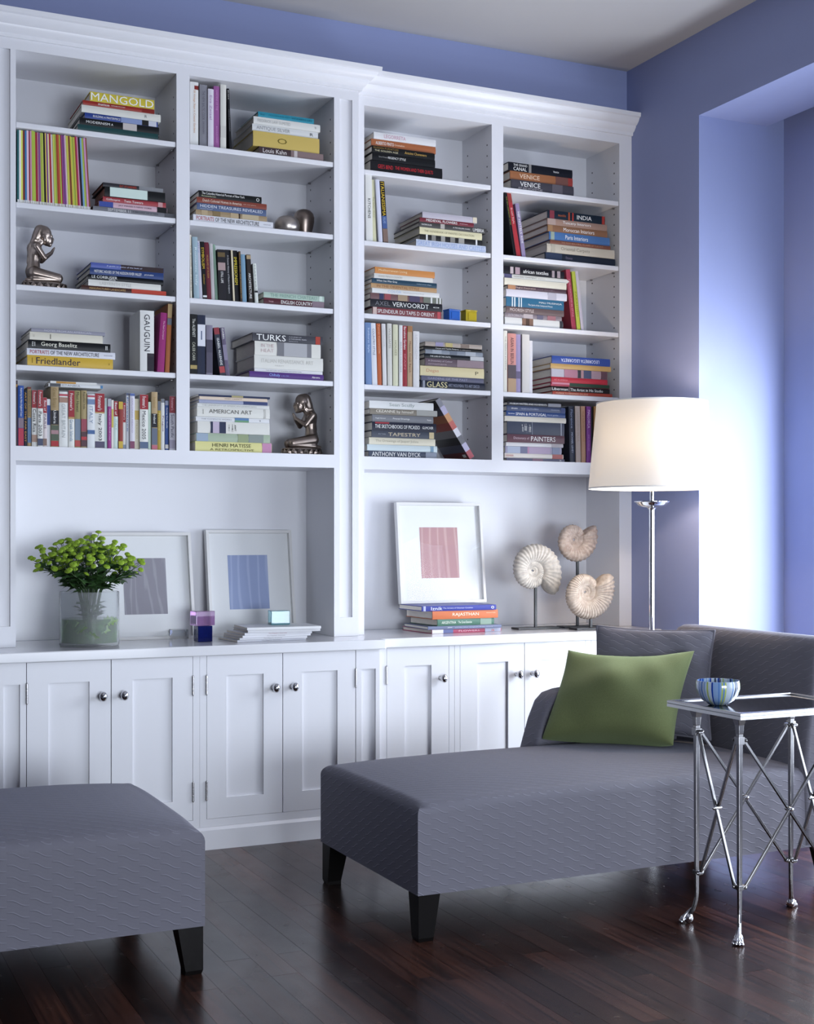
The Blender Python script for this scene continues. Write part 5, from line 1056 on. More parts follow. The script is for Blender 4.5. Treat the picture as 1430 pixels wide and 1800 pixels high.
# the five art books under the pink print
NSTACK = [(2.644, 3.006, .8183, .0176, .29, 2.0, 'B8506E', [(0, .16, 'DDDDE2', 9), (.16, .3, '6A76A8', 9), (.76, .99, 'B9BCD2', 9)], [('a', .85, .9, 'C86A5A', .4, .4, 0), ('FLOWERS', .38, .68, 'E8C0CC', .4, .5, 0)], 'pink and blue book at the bottom of the pile under the pink print'),
          (2.625, 2.995, .8363, .0150, .27, -1.5, '7680A0', [], [('JEAN', .26, .32, 'DDE0EA', .4, .5, 0), ('and the other designers of the century', .36, .88, 'C0C6D8', .3, .5, 0)], 'slate-blue book fourth down in the pile under the pink print'),
          (2.672, 2.9705, .8517, .0300, .26, 3.0, '4E7A68', [(.75, .95, '86A090', 9)], [('ARGENTINA', .07, .32, 'DDE6DC', .4, .5, 0), ('The Great Estancias', .36, .6, 'DDE6DC', .35, .5, 0)], 'green book in the middle of the pile under the pink print'),
          (2.647, 2.985, .8821, .0370, .27, 1.0, 'D2713F', [], [('RAJASTHAN', .3, .7, 'F0DCC8', .48, .5, 0), ('HUNTER', .82, .96, 'F0C8A8', .12, .65, 0)], 'orange book second down in the pile under the pink print'),
          (2.594, 2.9705, .9195, .0235, .25, -.5, '3E46A0', [(.02, .05, 'B8BCE0', 9)], [('Iznik', .12, .27, 'E6E8F4', .62, .5, 0), ('The Artistry of Ottoman Ceramics', .28, .68, 'C8CCE8', .35, .5, 0), ('o', .93, .97, 'E6E8F4', .55, .5, 0)], 'indigo-blue book on top of the pile under the pink print')]
for x0, x1, z, T, Wd, yaw, c, sg, tx, lab in NSTACK:
    b = make_book(('L', x0, 5.385, z, x1 - x0, T, Wd, 0, c, [(max(.003, s_[0]), s_[1], s_[2], s_[3]) for s_ in sg], tx, lab, 'art books piled under the pink print'))
    b.rotation_euler.z = math.radians(yaw)

# ------------------------------------------------------------------ upholstered pieces
def cushion_block(x0, x1, y0, y1, z0, z1, crown, r=.035, nx=28, ny=16):
    """upholstered seat block: straight sides, rounded upper edge, domed top"""
    mb = MB()
    cols = nx + 1
    rows = ny + 1
    cx, cy = (x0 + x1) / 2, (y0 + y1) / 2
    hx, hy = (x1 - x0) / 2, (y1 - y0) / 2
    top = {}
    vs_, fs = [], []

    def zz(x, y):
        u, v = (x - cx) / hx, (y - cy) / hy
        return z1 + crown * (1 - u ** 4) * (1 - v ** 4)
    # denser sampling at the edges
    ex = lambda k, n: .5 - .5 * math.cos(PI * k / n)
    for j in range(rows):
        for i in range(cols):
            x = x0 + r + (x1 - x0 - 2 * r) * ex(i, nx)
            y = y0 + r + (y1 - y0 - 2 * r) * ex(j, ny)
            vs_.append((x, y, zz(x, y)))
    for j in range(ny):
        for i in range(nx):
            a = j * cols + i
            fs.append((a, a + 1, a + cols + 1, a + cols))
    ring = [i for i in range(cols)] + [j * cols + nx for j in range(1, rows)] + [ny * cols + i for i in range(nx - 1, -1, -1)] + [j * cols for j in range(ny - 1, 0, -1)]
    prev = ring
    base = [vs_[i] for i in ring]
    steps = 6
    for s in range(1, steps + 1):
        a = PI / 2 * s / steps
        cur = []
        for p in base:
            # direction outward from the inset rectangle
            dx = -1 if abs(p[0] - (x0 + r)) < 1e-6 else (1 if abs(p[0] - (x1 - r)) < 1e-6 else 0)
            dy = -1 if abs(p[1] - (y0 + r)) < 1e-6 else (1 if abs(p[1] - (y1 - r)) < 1e-6 else 0)
            q = r * math.sin(a)
            k = 1
            vs_.append((p[0] + dx * q * k, p[1] + dy * q * k, p[2] - r * .8 * (1 - math.cos(a))))
            cur.append(len(vs_) - 1)
        m = len(ring)
        for i in range(m):
            fs.append((prev[i], cur[i], cur[(i + 1) % m], prev[(i + 1) % m]))
        prev = cur
    last = prev
    m = len(ring)
    for zf in (.66, .33, 0.0):
        cur = []
        for i in last:
            p = vs_[i]
            vs_.append((p[0], p[1], z0 + (p[2] - z0) * zf))
            cur.append(len(vs_) - 1)
        for i in range(m):
            fs.append((prev[i], cur[i], cur[(i + 1) % m], prev[(i + 1) % m]))
        prev = cur
    fs.append(tuple(reversed(prev)))
    return mb.add(vs_, fs)


def soft_part(mb, name, t, m=None, smooth=60):
    o = mb.build(name, m or FABRIC, t, smooth=smooth)
    box_uv(o.data)
    return o


def tapered_leg(t, x, y, sx, sy, z1, w=.075, wb=.052):
    """square leg, outer faces straight, inner faces tapering; sx, sy point outwards"""
    mb = MB()
    xo, yo = x, y
    xi, yi = x - sx * w, y - sy * w
    xb, yb_ = x - sx * wb, y - sy * wb
    e = .004
    pts = [(xo - sx * e, yo - sy * e, 0), (xb, yo - sy * e, 0), (xb, yb_, 0), (xo - sx * e, yb_, 0), (xo, yo, .012), (xb + sx * .0, yo, .012), (xb, yb_, .012), (xo, yb_, .012),
           (xo, yo, z1), (xi, yo, z1), (xi, yi, z1), (xo, yi, z1)]
    mb.add(pts, [(0, 1, 2, 3), (0, 4, 5, 1), (1, 5, 6, 2), (2, 6, 7, 3), (3, 7, 4, 0), (4, 8, 9, 5), (5, 9, 10, 6), (6, 10, 11, 7), (7, 11, 8, 4), (8, 9, 10, 11)])
    mb.build('leg', LEGW, t)


# ottoman at the near side
ot = thing('ottoman', 'grey quilted ottoman on dark tapered legs in front of the two-door cabinets', 'ottoman', (.55, 4.12, 0))
soft_part(cushion_block(.02, 1.10, 3.712, 4.53, .138, .415, .045, .05), 'seat', ot)
for sx, xx in ((-1, .03), (1, 1.096)):
    for sy, yy in ((-1, 3.717), (1, 4.525)): tapered_leg(ot, xx, yy, sx, sy, .142)

# chaise longue
ch = thing('chaise_longue', 'grey quilted chaise longue with raised back, green cushion on its seat', 'chaise', (2.6, 4.12, 0))
soft_part(cushion_block(1.775, 3.36, 3.712, 4.53, .146, .425, .040, .045, 40), 'seat', ch)
for sx, xx in ((-1, 1.780), (1, 3.46)):
    for sy, yy in ((-1, 3.717), (1, 4.525)): tapered_leg(ch, xx, yy, sx, sy, .150)


def lofted(sections, name, t):
    """closed sections of equal count, lofted in order"""
    mb = MB()
    m = len(sections[0])
    vs_ = [p for s in sections for p in s]
    fs = [(i * m + j, i * m + (j + 1) % m, (i + 1) * m + (j + 1) % m, (i + 1) * m + j) for i in range(len(sections) - 1) for j in range(m)]
    fs += [tuple(reversed(range(m))), tuple(range((len(sections) - 1) * m, len(sections) * m))]
    return soft_part(mb.add(vs_, fs), name, t, smooth=50)


# back: raked inner face, rolled top, one section per step across the width
def back_section(y, h, f):
    pts = []
    xin, xo = 3.27, 3.50
    prof = [(3.30, .20), (3.29, .42), (3.305, .55), (3.325, .68), (3.338, h - .07), (3.345, h - .035), (3.362, h - .010), (3.39, h), (3.43, h - .002), (3.462, h - .016), (3.48, h - .045), (3.487, h - .09), (3.48, .55), (3.47, .30), (3.47, .148), (3.30, .148)]
    cx_, cz_ = 3.39, .52
    return [(cx_ + (p[0] - cx_) * f, y, cz_ + (p[1] - cz_) * (1 - (1 - f) * .25)) for p in prof]


secs = []
for y, f in ((3.702, .80), (3.706, .90), (3.716, .96), (3.74, 1), (3.95, 1), (4.15, 1), (4.35, 1), (4.51, 1), (4.535, .96), (4.545, .90), (4.549, .80)):
    secs.append(back_section(y, .893, f))
lofted(secs, 'backrest', ch)
# low far-side arm sweeping up from the seat into the back
ax = [(2.600, .300), (2.615, .40), (2.636, .470), (2.660, .545), (2.690, .612), (2.722, .642), (2.770, .655), (2.86, .664), (2.98, .690), (3.10, .735), (3.22, .795), (3.33, .845)]


def arm_prof(f, dz):
    top = [(x + (1 - f) * .012, z - dz) for x, z in ax]
    return top + [(3.33, .16), (2.60, .16)]


secs = []
for y, f, dz in ((4.452, .2, .030), (4.455, .6, .012), (4.466, .9, .003), (4.485, 1, 0), (4.545, 1, 0), (4.562, .9, .003), (4.572, .6, .012), (4.575, .2, .030)):
    secs.append([(px, y, pz) for px, pz in arm_prof(f, dz)])
lofted(secs, 'arm', ch)


def pillow(name, label, c, u, v, w, h, thick, m, piping=None, wobble=.01, seed=1, sag=0.0, uvscale=1):
    """square cushion: c centre of the lower edge, u along the edge, v up the face"""
    u, v = Vector(u).normalized(), Vector(v).normalized()
    nrm = u.cross(v).normalized()
    t = thing(name, label, 'cushion', c)
    n = 30
    rr = random.Random(seed)
    ph = [rr.uniform(0, 6.28) for _ in range(8)]
    c = Vector(c)

    def pt(a, b, side):
        # a, b in -1..1
        pin = 1 - .055 * (1 - a * a) * abs(b) ** 6 - 0 * b
        pin2 = 1 - .065 * (1 - b * b) * abs(a) ** 6
        ed = max(0.0, (1 - a ** 2)) ** .42 * max(0.0, (1 - b ** 2)) ** .42
        wob = wobble * (math.sin(3.1 * a + 2 * b + ph[0]) + .7 * math.sin(5 * b - 2.2 * a + ph[1]) + .5 * math.sin(7 * a + ph[2])) * ed
        fold = .006 * math.sin(9 * (a + .6 * b) + ph[3]) * max(0, .9 - abs(a * b - .3) * 2) * ed
        th = thick * ed * (1 - .30 * b) + wob * .6 + fold
        p = c + u * (a * w / 2 * pin2) + v * ((b + 1) / 2 * h * pin + (1 - pin) * h * .5)
        p = p + nrm * (side * th + .012 * math.sin(2 * a + ph[4]) * (b + 1) / 2)
        p.z -= sag * (1 - a * a) * (b + 1) / 2
        return p
    mb = MB()
    vs_, fs = [], []
    ids = {}
    for side in (1, -1):
        for j in range(n + 1):
            for i in range(n + 1):
                a, b = -1 + 2 * i / n, -1 + 2 * j / n
                a, b = math.sin(a * PI / 2), math.sin(b * PI / 2)
                ids[side, i, j] = len(vs_)
                vs_.append(pt(a, b, side))
    for side in (1, -1):
        for j in range(n):
            for i in range(n):
                q = (ids[side, i, j], ids[side, i + 1, j], ids[side, i + 1, j + 1], ids[side, i, j + 1])
                fs.append(q if side == 1 else tuple(reversed(q)))
    zmin = min(p[2] for p in vs_)
    o = mb.add(vs_, fs).build('cover', m, t, smooth=180)
    uvl = o.data.uv_layers.new(name='UVMap')
    for pl in o.data.polygons:
        for li in pl.loop_indices:
            co = o.data.vertices[o.data.loops[li].vertex_index].co
            uvl.data[li].uv = (co.dot(u), co.dot(v))
    if piping is not None:
        ring = []
        for k in range(n * 4):
            s, f = divmod(k, n)
            q = math.sin((-1 + 2 * f / n) * PI / 2)
            a, b = ((q, -1), (1, q), (-q, 1), (-1, -q))[s]
            ring.append((pt(a, b, 1) + pt(a, b, -1)) / 2)
        ring.append(ring[0])
        MB().tube(ring, .0055, 8, caps=False).build('piping', piping, t, smooth=60)
    return t, zmin


GREEN = noise_colour(mat('green_wool', (0.11, 0.13, 0.045), 0.85, Sheen_Weight=0.5, Sheen_Roughness=0.5), (0.118, 0.142, 0.050), (0.145, 0.172, 0.064), 260, detail=3, bump=.25, dist=.001)
GREEN.node_tree.nodes['Principled BSDF'].inputs['Sheen Tint'].default_value = (.55, .7, .4, 1)
PIPE = mat('grey_piping', (0.14, 0.135, 0.165), 0.7)
pillow('green_cushion', 'plain moss-green wool cushion leaning on the chaise seat', (2.838, 4.275, .474), (.72, -.69, 0), (.486, .317, .83), .50, .405, .125, GREEN, None, .015, 4, .028)
pillow('grey_cushion', 'grey quilted cushion with piped edge tucked behind the green one', (3.075, 4.335, .478), (.72, -.69, -.03), (.22, .22, .95), .47, .43, .07, FABRIC, PIPE, .006, 9)

# ------------------------------------------------------------------ campaign side table
TX0, TX1, TY0, TY1, TZ = 2.62, 3.136, 3.225, 3.595, .72
st = thing('side_table', 'silver metal side table with crossed braces, paw feet and mirrored tray top', 'table', ((TX0 + TX1) / 2, (TY0 + TY1) / 2, 0))
SILVER = mat('silver_plate', (0.27, 0.265, 0.27), 0.22, 1.0)
TRAY = mat('bright_silver', (0.52, 0.52, 0.53), 0.22, 1.0)
fr = MB()
rim = .016


def rect_ring(mb, prof, x0, x1, y0, y1):
    corners = [(x0, y0, 1, 1), (x1, y0, -1, 1), (x1, y1, -1, -1), (x0, y1, 1, -1)]
    m = len(prof)
    vs_ = [(cx_ + sx_ * p[0], cy_ + sy_ * p[0], p[1]) for cx_, cy_, sx_, sy_ in corners for p in prof]
    fs = [(i * m + j, ((i + 1) % 4) * m + j, ((i + 1) % 4) * m + (j + 1) % m, i * m + (j + 1) % m) for i in range(4) for j in range(m)]
    return mb.add(vs_, fs)


rect_ring(fr, [(0, TZ - .021), (0, TZ - .012), (.002, TZ - .010), (0, TZ - .008), (0, TZ - .002), (.003, TZ), (.013, TZ), (rim, TZ - .003), (rim, TZ - .021)], TX0, TX1, TY0, TY1)
fr.build('tray_frame', TRAY, st)
MIRR = noise_colour(mat('antique_mirror', (0.30, 0.31, 0.33), 0.07, 1.0), (0.22, 0.23, 0.26), (0.36, 0.37, 0.40), 60, coords='Object')
MB().box(TX0 + rim - .001, TX1 - rim + .001, TY0 + rim - .001, TY1 - rim + .001, TZ - .016, TZ - .006).build('mirror_top', MIRR, st)
LX, LY = (2.685, 3.074), (3.31, 3.524)
ZU, ZL = .622, .167
for ix, lx in enumerate(LX):
    for iy, ly in enumerate(LY):
        sx, sy = (-1, 1)[ix], (-1, 1)[iy]
        lg = MB()
        # square tapering rod with trumpet head
        prof = [(.0175, TZ - .021), (.016, TZ - .030), (.0105, TZ - .050), (.0088, TZ - .075), (.0080, ZU + .02), (.0072, ZU - .05), (.0066, .40), (.0060, ZL), (.0052, .10)]
        vs_, fs = [], []
        for r, z in prof:
            for a, b in ((-1, -1), (1, -1), (1, 1), (-1, 1)): vs_.append((lx + a * r, ly + b * r, z))
        # the foot sweeps outwards
        k = .7071
        for off, z, r in ((.001, .085, .0050), (.006, .060, .0050), (.014, .040, .0056), (.024, .027, .0066)):
            for a, b in ((-1, -1), (1, -1), (1, 1), (-1, 1)): vs_.append((lx + sx * off * k + a * r, ly + sy * off * k + b * r, z))
        nrow = len(vs_) // 4
        for i in range(nrow - 1):
            for j in range(4):
                fs.append((i * 4 + j, (i + 1) * 4 + j, (i + 1) * 4 + (j + 1) % 4, i * 4 + (j + 1) % 4))
        fs += [(3, 2, 1, 0), tuple(range(nrow * 4 - 4, nrow * 4))]
        lg.add(vs_, fs)
        leg = lg.build('leg', SILVER, st, bevel=.0012)
        # lion paw: four toes round a pad
        pw = MB()
        fx, fy = lx + sx * .032 * k, ly + sy * .032 * k
        pw.ball((fx - sx * .005, fy - sy * .005, .016), (.015, .015, .016), 12, 8)
        ang0 = math.atan2(sy, sx)
        for q in (-.78, -.26, .26, .78):
            a = ang0 + q
            pw.ball((fx + .014 * math.cos(a), fy + .014 * math.sin(a), .0105), (.0072, .0072, .0105), 8, 6)
            pw.ball((fx + .020 * math.cos(a), fy + .020 * math.sin(a), .0058), (.0052, .0052, .0057), 8, 5)
            pw.tube([(fx + .012 * math.cos(a), fy + .012 * math.sin(a), .017), (fx + .002 * math.cos(a), fy + .002 * math.sin(a), .029), (lx + sx * .018 * k, ly + sy * .018 * k, .048)], (.0042, .0035, .0024), 6)
        pw.build('paw_foot', CHROME, leg, smooth=70)
        for z, h, r in ((ZU, .012, .0115), (ZL, .007, .0095)):
            cl = MB()
            cl.box(lx - r, lx + r, ly - r, ly + r, z - h, z + h)
            # ears carrying the brace screws, along both sides
            for dx, dy in ((-sx, 0), (0, -sy)):
                cx_, cy_ = lx + dx * .017, ly + dy * .017
                cl.tube([(cx_ - dy * .008, cy_ - dx * .008, z), (cx_ + dy * .008, cy_ + dx * .008, z)], .0070, 10)
                for e in (-1, 1): cl.ball((cx_ + e * dy * .009, cy_ + e * dx * .009, z), .0048, 8, 6)
            cl.build('collar', SILVER, leg, bevel=.001)


def brace(p, q):
    p, q = Vector(p), Vector(q)
    d = (q - p).normalized()
    mb = MB()
    mb.tube([p, q], [.0062, .0062], 4)
    mb.build('brace', SILVER, st, bevel=.001)


for ly, dyo in ((LY[0], -.0045), (LY[1], .0045)):
    e = .0025
    brace((LX[0] + .017, ly + e, ZU), (LX[1] - .017, ly + e, ZL))
    brace((LX[0] + .017, ly - e * 2.2, ZL), (LX[1] - .017, ly - e * 2.2, ZU))
    MB().tube([((LX[0] + LX[1]) / 2, ly - .014, (ZU + ZL) / 2), ((LX[0] + LX[1]) / 2, ly + .012, (ZU + ZL) / 2)], .0075, 10).ball(((LX[0] + LX[1]) / 2, ly - .015, (ZU + ZL) / 2), .0055, 8, 6).build('brace_screw', CHROME, st, smooth=50)
for lx in LX:
    e = .0025
    brace((lx + e, LY[0] + .017, ZU), (lx + e, LY[1] - .017, ZL))
    brace((lx - e * 2.2, LY[0] + .017, ZL), (lx - e * 2.2, LY[1] - .017, ZU))
    MB().tube([(lx - .014, (LY[0] + LY[1]) / 2, (ZU + ZL) / 2), (lx + .012, (LY[0] + LY[1]) / 2, (ZU + ZL) / 2)], .0075, 10).ball((lx - .015, (LY[0] + LY[1]) / 2, (ZU + ZL) / 2), .0055, 8, 6).build('brace_screw', CHROME, st, smooth=50)

# bowl with blue, white and lime stripes of glass
def bowl_material():
    m = mat('striped_glass', (.8, .85, .95), 0.08)
    nt = m.node_tree
    b = nt.nodes['Principled BSDF']
    b.inputs['Coat Weight'].default_value = 0.6
    b.inputs['Transmission Weight'].default_value = 0.35
    L = nt.links.new
    tc = nt.nodes.new('ShaderNodeTexCoord')
    sp = nt.nodes.new('ShaderNodeSeparateXYZ')
    L(tc.outputs['Object'], sp.inputs[0])
    at = nt.nodes.new('ShaderNodeMath'); at.operation = 'ARCTAN2'
    L(sp.outputs[1], at.inputs[0]); L(sp.outputs[0], at.inputs[1])
    ml = nt.nodes.new('ShaderNodeMath'); ml.operation = 'MULTIPLY'; ml.inputs[1].default_value = 13.0
    L(at.outputs[0], ml.inputs[0])
    fl = nt.nodes.new('ShaderNodeMath'); fl.operation = 'FLOOR'
    L(ml.outputs[0], fl.inputs[0])
    wn = nt.nodes.new('ShaderNodeTexWhiteNoise'); wn.noise_dimensions = '1D'
    L(fl.outputs[0], wn.inputs['W'])
    rp = nt.nodes.new('ShaderNodeValToRGB')
    cr = rp.color_ramp
    cr.interpolation = 'CONSTANT'
    cols = [(0, 'D8E6F4'), (.16, '6F9CDC'), (.32, '1E46B0'), (.46, 'DCE8F2'), (.58, 'C8D878'), (.68, '0E1A52'), (.80, '9FC0EC'), (.92, 'F2F4F2')]
    cr.elements[0].color = lin(cols[0][1]); cr.elements[0].position = 0
    cr.elements[1].color = lin(cols[1][1]); cr.elements[1].position = cols[1][0]
    for p, c in cols[2:]:
        e = cr.elements.new(p); e.color = lin(c)
    L(wn.outputs['Value'], rp.inputs[0])
    L(rp.outputs[0], b.inputs['Base Color'])
    return m


bw = thing('glass_bowl', 'small round glass bowl with blue, white and lime stripes on the side table', 'bowl', (2.722, 3.462, TZ - .006))
prof = [(.0001, 0), (.026, 0), (.034, .003), (.052, .016), (.064, .034), (.070, .054), (.0695, .070), (.067, .078), (.0655, .078), (.0665, .068), (.0665, .054), (.061, .037), (.049, .021), (.032, .010), (.0001, .009)]
MB().lathe(prof, 40, (2.722, 3.462, TZ - .0058), caps=False).build('bowl_wall', bowl_material(), bw, smooth=60)

# ------------------------------------------------------------------ floor lamp
LXP, LYP = 3.419, 4.80
lp = thing('floor_lamp', 'tall chrome floor lamp with white drum shade, lit, beside the bay', 'lamp', (LXP, LYP, 0))
MB().lathe([(.0001, 0), (.150, 0), (.152, .004), (.150, .016), (.060, .024), (.022, .034), (.014, .05), (.0001, .05)], 40, (LXP, LYP, 0), False).build('base', CHROME, lp, smooth=50)
MB().tube([(LXP, LYP, .04), (LXP, LYP, 1.385)], .0118, 20).build('pole', CHROME, lp, smooth=60)
MB().lathe([(.0001, 1.370), (.013, 1.370), (.017, 1.376), (.022, 1.381), (.045, 1.384), (.060, 1.391), (.068, 1.400), (.0755, 1.404), (.0755, 1.407), (.064, 1.405), (.056, 1.397), (.040, 1.391), (.014, 1.391), (.0001, 1.391)], 36, (LXP, LYP, 0), False).build('drip_dish', CHROME, lp, smooth=50)
MB().tube([(LXP, LYP, 1.392), (LXP, LYP, 1.56)], .0088, 16).build('stem', CHROME, lp, smooth=60)


def shade_material():
    m = bpy.data.materials.new('white_silk_shade')
    m.use_nodes = True
    nt = m.node_tree
    nt.nodes.clear()
    o_ = nt.nodes.new('ShaderNodeOutputMaterial')
    d = nt.nodes.new('ShaderNodeBsdfDiffuse'); d.inputs[0].default_value = (.74, .72, .70, 1)
    t_ = nt.nodes.new('ShaderNodeBsdfTranslucent'); t_.inputs[0].default_value = (.75, .70, .62, 1)
    mx = nt.nodes.new('ShaderNodeMixShader'); mx.inputs[0].default_value = .10
    nt.links.new(d.outputs[0], mx.inputs[1]); nt.links.new(t_.outputs[0], mx.inputs[2]); nt.links.new(mx.outputs[0], o_.inputs[0])
    return m


SHADE = shade_material()
SZ0, SZ1, SR0, SR1 = 1.464, 1.832, .2725, .238
MB().lathe([(SR0, SZ0), (SR0 * .66 + SR1 * .34, SZ0 + (SZ1 - SZ0) * .34), (SR0 * .33 + SR1 * .67, SZ0 + (SZ1 - SZ0) * .67), (SR1, SZ1)], 64, (LXP, LYP, 0), False).build('shade', SHADE, lp, smooth=60)
rg = MB()
for r, z in ((SR0, SZ0), (SR1, SZ1)):
    rg.lathe([(r - .0015, z - .003), (r + .0015, z - .003), (r + .0012, z + .003), (r - .0012, z + .003), (r - .0015, z - .003)], 64, (LXP, LYP, 0), False)
rg.build('shade_trim', mat('shade_trim', (.8, .78, .75), .6), lp, smooth=40)
hb = MB()
for k in range(3):
    a = 2 * PI * k / 3
    hb.tube([(LXP, LYP, SZ1 - .02), (LXP + SR1 * math.cos(a), LYP + SR1 * math.sin(a), SZ1 - .003)], .0016, 6)
hb.tube([(LXP, LYP, 1.55), (LXP, LYP, SZ1 + .01)], .003, 8)
hb.build('shade_holder', STEEL, lp)
BULB = bpy.data.materials.new('lamp_bulb')
BULB.use_nodes = True
e_ = BULB.node_tree.nodes['Principled BSDF']
e_.inputs['Emission Color'].default_value = (1, .78, .52, 1)
e_.inputs['Emission Strength'].default_value = 12
for k, dx in enumerate((-.05, .05)):
    MB().ball((LXP + dx, LYP, 1.66), (.028, .028, .038), 16, 10).build('bulb', BULB, lp, smooth=180)
    d = bpy.data.lights.new('bulb_light', 'POINT')
    d.energy = 15
    d.color = (1, .80, .58)
    d.shadow_soft_size = .03
    lo = bpy.data.objects.new('bulb_light', d)
    lo.location = (LXP + dx * 1.0, LYP - .04, 1.66)
    COL.objects.link(lo)

# ------------------------------------------------------------------ framed prints
def print_material(name, c1, c2, scale, rot=0.0, dist=3.0):
    m = mat(name, c1, .7)
    nt = m.node_tree
    b = nt.nodes['Principled BSDF']
    tc = nt.nodes.new('ShaderNodeTexCoord')
    mp = nt.nodes.new('ShaderNodeMapping')
    mp.inputs['Scale'].default_value = (1, 1, .18)
    wv = nt.nodes.new('ShaderNodeTexWave')
    wv.inputs['Scale'].default_value = scale
    wv.inputs['Distortion'].default_value = dist
    wv.inputs['Detail'].default_value = 3
    rp = nt.nodes.new('ShaderNodeValToRGB')
    rp.color_ramp.elements[0].color = lin(c2)
    rp.color_ramp.elements[0].position = .02
    rp.color_ramp.elements[1].color = lin(c1)
    rp.color_ramp.elements[1].position = .22
    nt.links.new(tc.outputs['Object'], mp.inputs[0])
    nt.links.new(mp.outputs[0], wv.inputs['Vector'])
    nt.links.new(wv.outputs['Fac'], rp.inputs[0])
    nt.links.new(rp.outputs[0], b.inputs['Base Color'])
    return m


FRAMEW = mat('white_frame', (0.72, 0.71, 0.70), 0.35)
MATB = mat('mat_board', (0.78, 0.79, 0.80), 0.8)


def picture(label, x, y, z, w, h, lean, yaw, pr, pm, roll=0.0):
    """pr: print box as fractions (x0, x1, z0, z1) of the frame; local y=0 is the front"""
    t = thing('framed_print', label, 'picture', (x, y, z), 'framed prints leaning in the niches', (-lean, roll, yaw))
    f, dp = .0125, .030
    mb = MB()
    mb.box(0, f, 0, dp, 0, h).box(w - f, w, 0, dp, 0, h).box(f, w - f, 0, dp, 0, f).box(f, w - f, 0, dp, h - f, h)
    mb.build('frame', FRAMEW, t, local=True)
    MB().box(f, w - f, .020, .024, f, h - f).build('mat_board', MATB, t, local=True)
    p0, p1, q0, q1 = pr
    MB().box(p0 * w, p1 * w, .0192, .0206, q0 * h, q1 * h).build('print', pm, t, local=True)
    MB().box(f - .002, w - f + .002, .0055, .0075, f - .002, h - f + .002).build('glass', GLASS, t, local=True)
    MB().box(f, w - f, .0245, .028, f, h - f).build('backing', FRAMEW, t, local=True)
    return t


picture('white framed grey print half hidden behind the vase of flowers', 1.190, 5.590, ZT + .0005, .424, .464, math.radians(12.0), math.radians(-1.5), (.30, .735, .24, .765),
        print_material('grey_print', (.26, .25, .29), (.33, .32, .36), 9, dist=14))
picture('white framed blue print leaning behind the pile of magazines', 1.697, 5.640, ZT + .0005, .405, .470, math.radians(8.0), math.radians(2.5), (.25, .715, .25, .765),
        print_material('blue_print', (.29, .35, .55), (.37, .43, .62), 6, dist=8))
picture('white framed dusty-pink print standing on the pile of art books', 2.593, 5.600, .9440, .447, .474, math.radians(6.5), 0.0, (.27, .715, .25, .757),
        print_material('pink_print', (.44, .25, .26), (.52, .34, .34), 7, dist=5))

# ------------------------------------------------------------------ cast glass blocks
def clear_glass(name, col, rough=0.0, trans=1.0):
    m = mat(name, col, rough)
    b = m.node_tree.nodes['Principled BSDF']
    b.inputs['Transmission Weight'].default_value = trans
    b.inputs['IOR'].default_value = 1.45
    return m


def block(name, label, x, y, z, w, d, h, m, group, yaw=0.0):
    t = thing(name, label, 'glass block', (x, y, z), group, (0, 0, yaw))
    MB().box(-w / 2, w / 2, -d / 2, d / 2, 0, h).build('block', m, t, local=True, bevel=.0025, seg=3)
    iw = w * .36
    MB().lathe([(iw, h * .55), (iw, h + .0004)], 20, (0, 0, 0), True).build('candle_well', clear_glass('well_' + m.name, (.9, .9, .95), .05), t, local=True, smooth=40) if False else None
    return t


block('glass_block', 'small clear glass block in front of the grey print', 1.538, 5.58, ZT + .0005, .072, .05, .040, clear_glass('clear_glass', (.93, .95, .97)), 'coloured glass blocks', .05)
block('glass_block', 'dark navy glass cube under the purple one on the worktop', 1.590, 5.395, ZT + .0005, .062, .062, .066, clear_glass('navy_glass', (.012, .02, .16), 0, .55), 'coloured glass blocks', .02)
block('glass_block', 'purple glass block resting on the navy cube', 1.588, 5.397, ZT + .0675, .084, .066, .060, clear_glass('purple_glass', (.46, .25, .50), 0, .75), 'coloured glass blocks', .12)

# magazines lying on the worktop, fanned
MG = [(1.700, 5.275, .310, .215, .0085, 4, 'C9CAD4', '4A4A52'), (1.712, 5.280, .298, .215, .0085, 7, 'D2D2D8', '3A3A44'), (1.722, 5.272, .305, .22, .009, 5, 'DADAE0', '5A4A52'), (1.730, 5.27, .300, .22, .010, 6, 'DDDDE2', '9A4A5A'),
      (1.742, 5.265, .315, .225, .011, 10, 'D6D6DA', 'AAAAAA'), (1.738, 5.262, .318, .225, .010, 12, 'E2E2E4', 'AAAAAA')]
zz_ = ZT + .0006
words_ = ['at the bottom', 'second from the bottom', 'third from the bottom', 'third from the top', 'second from the top', 'on top']
for i, (x, y, L_, W_, T_, yaw, c, tc_) in enumerate(MG):
    b = make_book(('L', x, y, zz_, L_, T_, W_, 0, c, [], [('The Magazine Quarterly', .35, .62, tc_, .4, .5, 0)] if i < 4 else [], f'pale magazine lying {words_[i]} of the small pile on the worktop', 'magazines piled on the worktop'), 'magazine', 'magazine')
    b.rotation_euler.z = -math.radians(yaw - 8)
    zz_ += T_ + .0006
block('glass_block', 'teal glass cube standing on the pile of magazines', 1.925, 5.40, zz_ + .0003, .082, .060, .060, clear_glass('teal_glass', (.20, .44, .50), 0, .6), 'coloured glass blocks', -.1)

